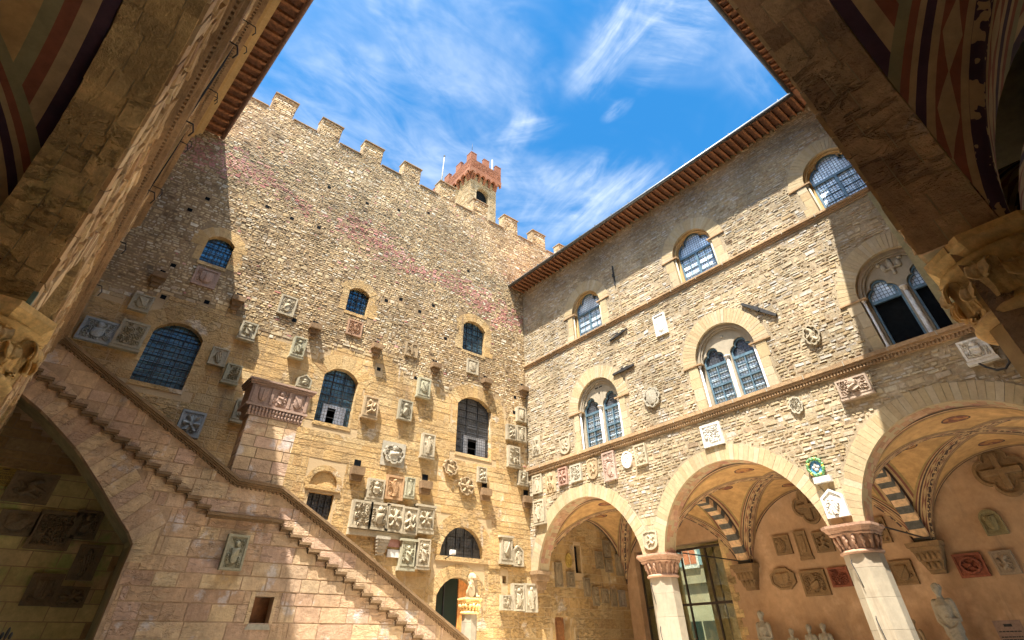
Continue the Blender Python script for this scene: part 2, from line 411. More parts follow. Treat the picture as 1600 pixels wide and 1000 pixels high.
def glass_mat(name, base, lead, pane_scale, rough=.12, pale=0.0, metal=.55):
    m, t, b = mat(name)
    pos = geo(t, 'Position')
    mp = t.nodes.new('ShaderNodeMapping'); t.links.new(pos, mp.inputs[0])
    # wall panes lie in x=const or y=const: fold x and y into one running coordinate
    sp = t.nodes.new('ShaderNodeSeparateXYZ'); t.links.new(pos, sp.inputs[0])
    cb = t.nodes.new('ShaderNodeCombineXYZ'); t.links.new(mth(t, 'ADD', sp.outputs[0], sp.outputs[1]), cb.inputs[0]); t.links.new(sp.outputs[2], cb.inputs[1])
    br = t.nodes.new('ShaderNodeTexVoronoi'); br.feature = 'DISTANCE_TO_EDGE'; br.inputs['Scale'].default_value = pane_scale
    br.inputs['Randomness'].default_value = 0.15
    t.links.new(cb.outputs[0], br.inputs['Vector'])
    f = mrange(t, br.outputs['Distance'], 0.05, 0.13)
    n = noise(t, pos, 5, 3)
    n2 = mrange(t, noise(t, pos, 1.2, 3), .35, .65)
    c = mixc(t, n2, base, tuple(min(1, x * 2.0 + pale) for x in base))
    c = mixc(t, mrange(t, n, .3, .7, 0, .5), c, tuple(min(1, x * 1.6) for x in base))
    t.links.new(mixc(t, f, lead, c), b.inputs['Base Color'])
    t.links.new(mrange(t, f, 0, 1, .7, rough), b.inputs['Roughness'])
    b.inputs['Metallic'].default_value = metal; b.inputs['Specular IOR Level'].default_value = 0.8
    bump(t, b, mth(t, 'ADD', mth(t, 'MULTIPLY', f, 0.6), noise(t, pos, 9, 3)), .5, .02)
    return m
GL_A = glass_mat('leaded_glass_blue', (.05, .10, .13), (.010, .012, .015), 6.5, metal=.4)
GL_D = glass_mat('leaded_glass_dark', (.06, .065, .075), (.012, .012, .012), 8.5, .2)
GL_B = glass_mat('bottle_glass_pale', (.36, .42, .48), (.04, .055, .07), 9.0, .3, .1, metal=.2)
BLACK = plain('painted_dark', (.006, .007, .008), .95, spec=.05)  # near-black paint standing in for the darkness of rooms and deep holes
SOF_W = stone_mat('soffit_brick', [(0.306, 0.170, 0.093), (0.374, 0.221, 0.119), (0.272, 0.153, 0.085), (0.391, 0.246, 0.145), (0.323, 0.162, 0.111)], stain=(.6, 1.15), nscale=6)
LIME = stone_mat('lime_joint', [(.52, .42, .24), (.42, .34, .20)], island=False)
SHIM = glass_mat("lead_shimmer", (.12, .125, .14), (.06, .06, .06), 8.0, .3, .15)
GL_CLEAR, _t, _b = mat('door_glass'); _b.inputs['Base Color'].default_value = (.02, .028, .02, 1); _b.inputs['Roughness'].default_value = .08
_b.inputs['Specular IOR Level'].default_value = 0.25; _b.inputs['Alpha'].default_value = 1.0

def vault_mat(name, field, tan, dark, red, olive, medal=None, bw=1.0):
    m, t, b = mat(name)
    uv = t.nodes.new('ShaderNodeUVMap'); sp = t.nodes.new('ShaderNodeSeparateXYZ'); t.links.new(uv.outputs[0], sp.inputs[0])
    U = mth(t, 'ABSOLUTE', sp.outputs[0]); V = mth(t, 'ABSOLUTE', sp.outputs[1])
    dd = mth(t, 'MULTIPLY', mth(t, 'ABSOLUTE', mth(t, 'SUBTRACT', U, V)), 3.0 * bw)
    de = mth(t, 'MULTIPLY', mth(t, 'SUBTRACT', 1.0, mth(t, 'MAXIMUM', U, V)), 3.0 * bw)
    pos = geo(t, 'Position')
    fld = mixc(t, mrange(t, noise(t, pos, 1.1, 6, .65), .35, .7), field, tuple(x * 1.35 for x in field))
    def bands(d, stops):
        r = ramp(t, mth(t, 'MULTIPLY', d, 1 / 1.2), [(p / 1.2, c) for p, c in stops], 'CONSTANT'); return r
    ce = bands(de, [(0, dark), (.13, tan), (.26, red), (.38, olive), (.52, field)])
    me_ = mth(t, 'LESS_THAN', de, .52)
    run = mth(t, 'MULTIPLY', mth(t, 'ADD', U, V), 4.2)
    fr_ = mth(t, 'ABSOLUTE', mth(t, 'SUBTRACT', mth(t, 'FRACT', run), .5))
    dia = mth(t, 'LESS_THAN', mth(t, 'ADD', mth(t, 'MULTIPLY', fr_, .16), mth(t, 'ABSOLUTE', mth(t, 'SUBTRACT', dd, .26))), .085)
    scroll = mth(t, 'GREATER_THAN', noise(t, pos, 7, 2), .54)
    cd = bands(dd, [(0, dark), (.10, tan), (.16, red), (.36, tan), (.43, dark), (.52, tan), (.58, red), (.66, olive), (.78, field)])
    cd = mixc(t, dia, cd, tan)
    cd = mixc(t, mth(t, 'MULTIPLY', scroll, mth(t, 'LESS_THAN', dd, .10)), cd, tan)
    md = mth(t, 'LESS_THAN', dd, .78)
    col = mixc(t, me_, fld, ce); col = mixc(t, md, col, cd)
    if medal:
        mx = mth(t, 'MAXIMUM', U, V); mn = mth(t, 'MINIMUM', U, V)
        a = mth(t, 'SUBTRACT', mx, .62)
        rr = mth(t, 'SQRT', mth(t, 'ADD', mth(t, 'MULTIPLY', a, a), mth(t, 'MULTIPLY', mn, mn)))
        col = mixc(t, mth(t, 'LESS_THAN', rr, .115), col, dark)
        col = mixc(t, mth(t, 'LESS_THAN', rr, .10), col, mixc(t, mth(t, 'GREATER_THAN', noise(t, pos, 4, 2), .5), medal, red))
    fade = mrange(t, noise(t, pos, 3.5, 7, .7), .25, .75, .72, 1.15)
    t.links.new(mixc(t, 1.0, col, fade, 'MULTIPLY'), b.inputs['Base Color'])
    bump(t, b, noise(t, pos, 12, 5), .2, .01)
    return m
VL_DARK = vault_mat('painted_vault_dark', (.44, .27, .11), (.44, .30, .16), (.07, .035, .05), (.26, .09, .05), (.27, .23, .12))
VL_WARM = vault_mat('painted_vault_ochre', (.38, .22, .085), (.38, .25, .12), (.07, .04, .03), (.17, .065, .04), (.26, .18, .07), (.32, .15, .05), bw=1.55)
PLAST = stone_mat('plaster_ochre', [(0.348, 0.209, 0.109), (0.405, 0.253, 0.139)], island=False, nscale=3, stain=(.7, 1.1), bstr=.15, patches=[(.55, .7, (.60, .40, .24), .6, .5)], streak=0.45)
PLAST_D = stone_mat('plaster_loggia', [(.40, .31, .15), (.46, .38, .18)], island=False, nscale=3, bstr=.2, patches=[(.55, .68, (.30, .34, .10), .6, .6)])  # ochre plaster of the loggias with green patches
ZEB_D = plain('stripe_dark', (.085, .08, .065), .85); ZEB_L = plain('stripe_tan', (.56, .36, .19), .85)

# ------------------------------------------------------------------ wall reliefs: wall, style, stone, carving, depth, a, b, width, height, label
PLQ = [
('A','rect','grey','shield',0.12,-0.23,11.04,0.62,0.63,'small grey carved slab high on the shaded wall, above the two large square reliefs'),
('A','rect','bluegrey','arms',0.1,-0.94,9.72,0.97,0.77,'blue-grey relief of a coat of arms, leftmost on the wall above the upper stair flight'),
('A','sill','grey','curls',0.16,-0.05,9.86,0.82,0.90,'square grey relief with thick lower ledge, just left of the big left lattice window'),
('A','rect','pink','shield',0.05,1.27,12.78,0.86,0.77,'flat pinkish framed shield panel just below the top left lattice window'),
('A','rect','grey','figure',0.12,2.74,9.89,0.58,0.66,'upright grey relief right of the big left lattice window, the upper one of two'),
('A','sill','greygreen','curls',0.16,3.37,9.43,0.53,0.63,'grey green relief on a ledge, lower one beside the big left lattice window'),
('A','rect','bluegrey','rosette',0.1,2.70,7.49,0.74,0.82,'large dark blue-grey relief standing just above the sloping stair rail'),
('A','sill','grey','arms',0.16,4.10,8.23,0.53,0.66,'grey relief on a deep ledge tucked against the left side of the landing pier'),
('A','flat','pale','arms',0.04,4.50,12.75,0.69,0.89,'flat whitish relief panel set into the rubble, highest of the sunlit panels'),
('A','sill','grey','arms',0.18,3.37,11.16,0.59,0.63,'square grey relief on a deep slanted ledge straddling the shadow edge'),
('A','sill','greygreen','arms',0.18,5.39,11.09,0.51,0.79,'grey relief with deep sides alone between the top shadow edge and the second lattice window'),
('A','flat','terra','curls',0.03,7.57,12.74,0.72,0.75,'worn reddish panel right under the small blue window in the middle of the rubble'),
('A','niche','ochre','figure',0.05,10.55,12.59,0.67,0.69,'small ochre niche panel with a figure on the border of rubble and ashlar'),
('A','flat','pale','shield',0.04,14.16,12.75,0.73,0.77,'small pale panel with plain shield directly under the upper right lattice window'),
('A','gable','grey','arms',0.14,5.98,9.81,0.55,0.52,'small gabled grey relief standing on the right end of the landing frieze'),
('A','sill','ochre','rampant',0.14,8.94,9.48,0.66,0.82,'tan relief with crouching beast just right of the second big lattice window'),
('A','rect','grey','arms',0.12,10.58,9.70,0.66,0.85,'grey framed coat of arms alone midway between the two big middle lattice windows'),
('A','sill','greygreen','shield',0.16,11.38,10.93,0.64,0.81,'small grey green shield panel upper left of the right big lattice window'),
('A','sill','pale','figure',0.14,11.89,8.47,0.65,0.92,'tall pale grey relief below left of the right big lattice window'),
('A','lobed','palegrey','arms',0.1,10.34,7.85,0.99,0.78,'pale star-lobed coat of arms on a light square patch of wall'),
('A','lobed','ochre','arms',0.09,13.17,7.79,0.76,0.71,'tan lobed cartouche just under the left foot of the right big lattice window'),
('A','lobed','ochre','rosette',0.09,14.07,7.16,0.85,0.75,'tan lobed cartouche with a small ledge, lower of the two tan cartouches'),
('A','rect','pale','rampant',0.1,14.90,7.73,0.50,0.64,'small narrow pale relief right of the tan cartouches'),
('A','sill','pale','arms',0.12,9.73,6.46,0.71,0.69,'square pale relief standing on the left end of the long carved slab'),
('A','rect','orange','figure',0.1,10.54,6.61,0.80,0.86,'tall orange framed relief of a standing figure between two pale reliefs'),
('A','sill','greygreen','figure',0.16,11.20,6.72,0.42,0.67,'narrow grey relief right of the orange framed one'),
('A','rect','pale','curls',0.14,9.29,5.54,0.81,0.90,'pale panel of curling leaves, first from the left of four in the long slab'),
('A','rect','pale','arms',0.14,10.02,5.55,0.81,0.91,'pale coat of arms panel, second from the left of the four in the long slab'),
('A','rect','pale','rosette',0.14,10.67,5.56,0.76,0.94,'pale rosette panel, third from the left of the four in the long slab'),
('A','rect','pale','rampant',0.17,11.34,5.53,0.71,0.93,'tall pale beast panel at the right end of the four in the long slab'),
('A','hood','pale','rosette',0.16,12.05,5.69,0.78,0.77,'pale star relief under a projecting hood, right of the long slab'),
('A','bracket','palegrey','curls',0.22,10.29,4.62,0.53,0.58,'pale carved capital-like bracket hanging below the long slab'),
('A','flat','pinkred','none',0.04,10.88,4.77,0.54,0.27,'plain dull red square tablet below the long slab'),
('A','flat','white','none',0.05,10.89,4.43,0.56,0.24,'plain white rectangular tablet under the dull red tablet'),
('A','hood','greygreen','arms',0.16,11.41,4.45,0.61,0.79,'grey green relief under a small hood, left one of the pair above the stair rail'),
('A','sill','pale','arms',0.18,12.09,4.53,0.57,0.90,'tall pale relief right one of the pair above the stair rail'),
('A','hood','pale','shield',0.12,16.30,4.97,0.61,0.82,'shield under a projecting hood, right of the barred lunette'),
('A','gable','pale','figure',0.1,16.96,4.77,0.60,0.78,'pointed gabled relief with a figure, right of the hooded shield'),
('A','rect','pale','curls',0.16,16.26,3.11,0.54,0.50,'smallest and lowest pale slab of the trio beside the arcade corner'),
('A','rect','pale','arms',0.16,16.89,3.31,0.60,0.92,'tall pale framed relief in the middle of the trio beside the arcade corner'),
('A','rect','pale','figure',0.16,17.59,3.31,0.68,0.98,'tall pale relief of twined figures, nearest the arcade corner in its trio'),
('A','rect','pale','shield',0.14,17.34,10.96,0.59,0.73,'small pale shield slab high beside the inner corner, topmost of its column'),
('A','rect','pale','rampant',0.16,16.62,9.93,0.55,0.73,'pale relief beside the inner corner, left half of a joined pair'),
('A','rect','pale','figure',0.16,17.27,9.97,0.61,0.76,'pale relief touching the inner corner, right half of a joined pair'),
('A','sill','pale','curls',0.14,16.79,8.85,0.73,0.88,'pale leafy relief under the joined pair beside the inner corner'),
('A','sill','pale','arms',0.14,17.35,7.96,0.54,0.54,'small pale relief lowest in the column beside the inner corner'),
('S','rect','greygreen','arms',0.14,4.62,3.77,0.57,0.82,'grey framed relief of twisting leaves on the stair side wall below the landing'),
('B','bare','pale','fleur',0.05,-19.32,9.38,0.65,0.92,'small white anchor-like relief low beside the inner corner, above the lower string course'),
('B','shield','pale','shield',0.07,-17.29,8.93,0.71,0.84,'small pale scrolled shield left of the left twin window, above the string course'),
('B','lobed','palegrey','shield',0.08,-12.02,9.57,0.84,0.84,'pale lobed shield between the left and middle twin windows'),
('B','flat','pale','figure',0.05,-19.32,7.62,0.67,0.80,'pale speckled panel, leftmost under the lower string course'),
('B','bare','ochre','fleur',0.07,-18.44,7.56,0.75,0.91,'tan relief of two spread feet, second from left under the lower string course'),
('B','flat','darkred','rosette',0.06,-17.56,7.62,0.57,0.73,'small dark red flower panel under the lower string course'),
('B','flat','palegrey','curls',0.06,-16.73,7.59,0.68,0.70,'pale grey leafy panel right of the dark red flower panel'),
('B','shield','ochre','shield',0.05,-15.75,7.58,0.62,0.83,'worn tan shield just left of the large pink coat of arms'),
('B','flat','pinkterra','arms',0.07,-14.77,7.47,0.67,1.11,'large pink terracotta coat of arms under the left twin window'),
('B','oval','white','balls',0.07,-13.82,7.51,0.52,0.63,'white oval shield with round balls right of the pink coat of arms'),
('B','flat','pale','arms',0.07,-13.07,7.54,0.59,0.78,'pale helmeted coat of arms, rightmost of the row over the first arch'),
('B','sill','pale','figure',0.14,-19.18,6.46,0.72,0.89,'tall pale relief left of the first arch, just below the leftmost panel of the row'),
('B','flat','white','shield',0.05,-10.84,12.46,0.62,0.99,'white shield panel alone high between the upper and lower windows'),
('B','lobed','pale','rampant',0.08,-5.22,9.61,0.55,0.74,'pale lobed medallion with a beast right of the middle twin window'),
('B','flat','white','curls',0.06,-9.79,7.49,0.81,0.76,'white relief directly above the crown of the middle arch'),
('B','lobed','palegrey','curls',0.05,-6.57,7.62,0.45,0.57,'faint pale lobed medallion between the middle arch and the string course'),
('B','sill','pinkpale','arms',0.14,-4.70,7.64,0.91,0.51,'wide pale pink coat of arms slab right at the vertical shadow edge'),
('B','sill','white','arms',0.14,-1.52,7.62,0.64,0.56,'white slab with a coat of arms at far right beside the dark cable'),
('B','gable','white','figure',0.1,-6.55,4.75,0.63,0.73,'tall white relief of a saint above the capital of the right pillar'),
('B','shield','pale','shield',0.08,-13.30,4.63,0.67,0.61,'pale domed shield above the capital of the left pillar'),
('K','rect','brown','figure',0.08,-11.50,4.77,0.68,0.66,'small brown relief, leftmost of the upper three on the ochre wall'),
('K','sill','brown','shield',0.08,-10.68,4.71,0.48,0.88,'tall brown relief between two others in the upper three on the ochre wall'),
('K','rect','brown','rampant',0.08,-9.86,4.69,0.68,0.68,'brown relief of a running beast, right one of the upper three on the ochre wall'),
('K','octagon','brown','shield',0.09,-11.89,3.66,1.09,0.76,'brown octagonal relief on the ochre wall below the corbel'),
('K','rect','brown','arms',0.09,-10.70,3.44,0.97,0.80,'large brown relief of two figures beside the octagonal one'),
('K','rect','deepred','curls',0.07,-9.71,3.55,0.72,0.60,'dark red slab half hidden behind the right pillar'),
('K','quatre','brown','cross',0.08,-9.96,5.95,1.15,1.15,'brown four-lobed relief high under the middle vault'),
('K','rect','brown','shield',0.08,-7.57,3.50,0.75,0.69,'brown ribbed shield slab just right of the right pillar capital'),
('K','quatre','brown','cross',0.09,-3.41,5.94,1.35,1.35,'large four-lobed cross relief high under the right vault'),
('K','arch','olive','shield',0.09,-4.38,4.57,0.58,0.66,'olive round-topped relief of a shield below the large four-lobed cross'),
('K','rect','deepred','wheel',0.09,-5.52,3.53,0.80,0.64,'red square slab with a pale eight-spoked wheel'),
('K','rect','browngrey','rampant',0.09,-4.60,3.52,0.58,0.62,'grey relief of a crouching beast joined to the wheel slab'),
('K','rect','brown','curls',0.08,-7.76,4.80,0.60,0.80,'narrow brown relief behind the right pillar capital'),
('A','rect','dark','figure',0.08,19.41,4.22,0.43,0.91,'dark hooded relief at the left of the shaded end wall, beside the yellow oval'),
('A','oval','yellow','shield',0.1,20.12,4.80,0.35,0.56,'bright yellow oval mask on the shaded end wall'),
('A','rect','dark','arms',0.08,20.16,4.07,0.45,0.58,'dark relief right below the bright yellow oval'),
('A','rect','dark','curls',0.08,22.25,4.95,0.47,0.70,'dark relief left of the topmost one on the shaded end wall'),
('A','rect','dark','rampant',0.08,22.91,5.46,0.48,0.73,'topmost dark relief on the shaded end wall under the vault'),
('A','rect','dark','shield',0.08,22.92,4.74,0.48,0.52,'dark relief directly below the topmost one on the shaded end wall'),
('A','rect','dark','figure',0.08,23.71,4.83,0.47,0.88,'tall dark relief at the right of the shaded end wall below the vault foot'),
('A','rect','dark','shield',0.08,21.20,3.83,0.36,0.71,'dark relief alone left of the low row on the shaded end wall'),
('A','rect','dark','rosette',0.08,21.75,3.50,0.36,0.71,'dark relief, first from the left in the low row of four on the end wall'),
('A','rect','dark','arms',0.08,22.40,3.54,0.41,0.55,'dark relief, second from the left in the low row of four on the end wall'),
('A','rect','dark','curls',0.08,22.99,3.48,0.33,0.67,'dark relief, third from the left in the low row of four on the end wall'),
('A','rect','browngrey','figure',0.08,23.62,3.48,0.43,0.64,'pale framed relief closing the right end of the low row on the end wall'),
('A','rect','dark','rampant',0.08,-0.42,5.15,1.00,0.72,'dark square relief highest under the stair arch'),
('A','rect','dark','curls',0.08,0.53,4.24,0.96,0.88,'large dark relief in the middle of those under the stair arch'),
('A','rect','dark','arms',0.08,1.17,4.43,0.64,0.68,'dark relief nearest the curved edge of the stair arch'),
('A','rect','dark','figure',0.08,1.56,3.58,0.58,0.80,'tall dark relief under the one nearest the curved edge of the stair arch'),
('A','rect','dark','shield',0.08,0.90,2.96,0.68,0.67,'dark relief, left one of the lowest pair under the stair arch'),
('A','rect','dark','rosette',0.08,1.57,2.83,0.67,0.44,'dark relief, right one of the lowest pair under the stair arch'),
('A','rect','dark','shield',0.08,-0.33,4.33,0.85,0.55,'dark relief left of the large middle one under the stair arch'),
]
CORB=[(2.63,12.19),(5.83,12.06),(8.76,12.06),(11.92,12.03),(15.04,12.07),(17.57,12.30),(-0.14,12.12),(8.85,6.97),(11.96,6.90),(15.11,7.04),(17.60,7.04)]
# ------------------------------------------------------------------ masonry
def masonry(mb, fr, a0, a1, b0, b1, hr, lr, ok, pr, gap=.012, mi=0, jit=.15, base=-.03, wob=0.0, step=None, pick=None, big=0):
    """courses of separate stones; ok(a,b) says whether a point of the wall is free for stone"""
    b = b0; row = 0
    while b < b1 - .02:
        h = rng.uniform(*hr)
        bigrow = big and rng.random() < big
        if bigrow: h *= rng.uniform(1.5, 2.0)
        if step is not None: h = step(b)
        h = min(h, b1 - b)
        a = a0 - rng.uniform(0, lr[1])
        while a < a1:
            l = rng.uniform(*lr) * (1.35 if bigrow else 1)
            def put(x0, x1, depth=0):
                x0 = max(x0, a0); x1 = min(x1, a1)
                if x1 - x0 < .05: return
                xs = (x0, (x0 + x1) / 2, x1)
                good = all(ok(x, y) for x in xs for y in (b + .01, b + h - .01))
                if not good:
                    if depth < 3 and x1 - x0 > .12:
                        put(x0, (x0 + x1) / 2, depth + 1); put((x0 + x1) / 2, x1, depth + 1)
                    return
                g = gap / 2; j = jit * h
                dz = wob * (.22 * math.sin(.33 * x0 + b * .6) + .12 * math.sin(1.07 * x0 + b * .9 + 1))
                q = [(x0 + g + rng.uniform(0, j), b + g + dz + rng.uniform(0, j * .6)), (x1 - g - rng.uniform(0, j), b + g + dz + rng.uniform(0, j * .6)),
                     (x1 - g - rng.uniform(0, j), b + h - g + dz - rng.uniform(0, j * .6)), (x0 + g + rng.uniform(0, j), b + h - g + dz - rng.uniform(0, j * .6))]
                p = rng.uniform(*pr); tl = (pr[1] - pr[0]) * .35
                c = [p + rng.uniform(-tl, tl) for _ in range(4)]
                k = min(.012, h * .12)
                am = (x0 + x1) / 2; bm = b + h / 2
                f2 = [(qa + (k if qa < am else -k), qb + (k if qb < bm else -k)) for qa, qb in q]
                vs = [fr.p(qa, qb, base) for qa, qb in q] + [fr.p(qa, qb, ci) for (qa, qb), ci in zip(f2, c)]
                mb.add(vs, QF[1:], pick(am, bm) if pick else mi)
            put(a, a + l)
            a += l
        b += h; row += 1

def vous(mb, fr, ac, bc, r0, r1, t0, t1, n, c0, c1, mi=0, gap=.01, jr=.0, jc=.004, alt=None):
    """ring of wedge stones"""
    for i in range(n):
        ta = t0 + (t1 - t0) * i / n; tb = t0 + (t1 - t0) * (i + 1) / n
        g = gap / 2 / r1 * (1 if t1 > t0 else -1)
        rr = r1 + rng.uniform(-jr, jr); r_in = r0 + rng.uniform(-.002, .003)
        q = [(ac + r_in * math.cos(t), bc + r_in * math.sin(t)) for t in (ta + g, tb - g)] + [(ac + rr * math.cos(t), bc + rr * math.sin(t)) for t in (tb - g, ta + g)]
        cc = c1 + rng.uniform(-jc, jc)
        vs = [fr.p(a, b, c0) for a, b in q] + [fr.p(a, b, cc) for a, b in q]
        mb.add(vs, QF, (alt[i % 2] if alt else mi))

def soffit(mb, fr, ac, bc, r, t0, t1, n, c0, c1, mi=0):
    """underside of a deep arch: rows of curved blocks with staggered joints"""
    for i in range(n):
        ta = t0 + (t1 - t0) * i / n; tb = t0 + (t1 - t0) * (i + 1) / n; g = .003
        cuts = sorted([c0, c1] + ([c0 + (c1 - c0) * rng.uniform(.25, .45), c0 + (c1 - c0) * rng.uniform(.6, .8)] if rng.random() < .45 else [c0 + (c1 - c0) * rng.uniform(.3, .7)]))
        for ca, cb in zip(cuts[:-1], cuts[1:]):
            rr = r - .014 + rng.uniform(-.006, .006); gg = .005
            ca2 = ca + (gg if ca > c0 else rng.uniform(-.006, .006)); cb2 = cb - (gg if cb < c1 else rng.uniform(-.004, .01))
            vs = []
            jr = [rng.uniform(-.003, .003) for _ in range(6)]
            for k in range(3):
                t = ta + g + (tb - ta - 2 * g) * k / 2
                for ci, c in enumerate((ca2, cb2)):
                    vs.append(fr.p(ac + (rr + jr[k * 2 + ci]) * math.cos(t), bc + (rr + jr[k * 2 + ci]) * math.sin(t), c))
                for c in (ca2, cb2):
                    vs.append(fr.p(ac + (rr + .06) * math.cos(t), bc + (rr + .06) * math.sin(t), c))
            fs = []
            for k in range(2):
                o = k * 4
                fs += [(o, o + 1, o + 5, o + 4), (o, o + 4, o + 6, o + 2), (o + 1, o + 3, o + 7, o + 5)]
            fs += [(0, 2, 3, 1), (8, 9, 11, 10)]
            mb.add(vs, fs, mi)

def vault(fr, a0, a1, c0, c1, zs=3.65, rise=2.93, n=40):
    mb = MB(); mb.uv = []
    ss = [math.sin(math.pi / 2 * (2 * i / n - 1)) for i in range(n + 1)]
    am, ah = (a0 + a1) / 2, (a1 - a0) / 2; cm, ch = (c0 + c1) / 2, (c1 - c0) / 2
    vs = []
    for v in ss:
        for u in ss:
            z = zs + rise * max(math.sqrt(max(0, 1 - u * u)), math.sqrt(max(0, 1 - v * v)))
            vs.append(fr.p(am + u * ah, z, cm + v * ch)); mb.uv.append((u, v))
    fs = [(j * (n + 1) + i, j * (n + 1) + i + 1, (j + 1) * (n + 1) + i + 1, (j + 1) * (n + 1) + i) for j in range(n) for i in range(n)]
    mb.add(vs, fs, 0, True)
    return mb

def seg_arch(w, h):
    R = (w * w + h * h) / (2 * h); return R, h - R      # radius, centre below the spring line

def opening(a0, a1, b0, bs, rise, n=10):
    """outline of an arched opening, counter clockwise"""
    w = (a1 - a0) / 2
    if rise <= 0: return [(a0, b0), (a1, b0), (a1, bs), (a0, bs)]
    R, dc = seg_arch(w, rise); ac = (a0 + a1) / 2; t = math.asin(min(1, w / R))
    if rise > w: t = math.pi - t
    return [(a0, b0), (a1, b0)] + arc(ac, bs + dc, R, math.pi / 2 - t, math.pi / 2 + t, n)

def surround(mb, fr, a0, a1, b0, bs, rise, th, mi, c1=.012, sill=True, hr=(.26, .42), wide=(.28, .5), n=9):
    """ashlar jambs and arch stones round an opening"""
    w = (a1 - a0) / 2; ac = (a0 + a1) / 2
    for s in (-1, 1):
        b = b0
        while b < bs - .01:
            h = min(rng.uniform(*hr), bs - b)
            if bs - b - h < .1: h = bs - b
            ww = rng.uniform(*wide)
            x0, x1 = (a0 - ww, a0) if s < 0 else (a1, a1 + ww)
            hexa(mb, fr, [(x0 + .004, b + .004), (x1, b + .004), (x1, b + h - .004), (x0 + .004, b + h - .004)], -.32, c1 - .006 + rng.uniform(-.004, .004), mi, .002)
            b += h
    if rise > 0:
        R, dc = seg_arch(w, rise); t = math.asin(min(1, w / R))
        ex = .0 if rise > w * .9 else .12
        for i in range(n):
            ta = math.pi / 2 + t + (-2 * t) * i / n; tb = math.pi / 2 + t + (-2 * t) * (i + 1) / n
            q = [(ac + r * math.cos(x), bs + dc + r * math.sin(x)) for r, x in ((R, ta - .003), (R, tb + .003), (R + th + rng.uniform(0, .05), tb + .003), (R + th + rng.uniform(0, .05), ta - .003))]
            hexa(mb, fr, q, -.32, c1 + rng.uniform(-.004, .004), mi, .002)
        # corner stones beside the springing
        for s in (-1, 1):
            tt = math.pi / 2 + t * (1 if s < 0 else -1)
            px, py = ac + (R + th) * math.cos(tt), bs + dc + (R + th) * math.sin(tt)
            x0 = (a0 if s < 0 else a1)
            q = [(x0, bs + .004), (px, py), (px + s * .18, py - .02), (x0 + s * .42, bs + .004)]
            if s > 0: q = q[::-1]
            hexa(mb, fr, q, -.05, c1 - .005, mi, .003)
    if sill: fbox(mb, fr, a0 - .04, a1 + .04, b0 - .14, b0, -.3, .018, mi)

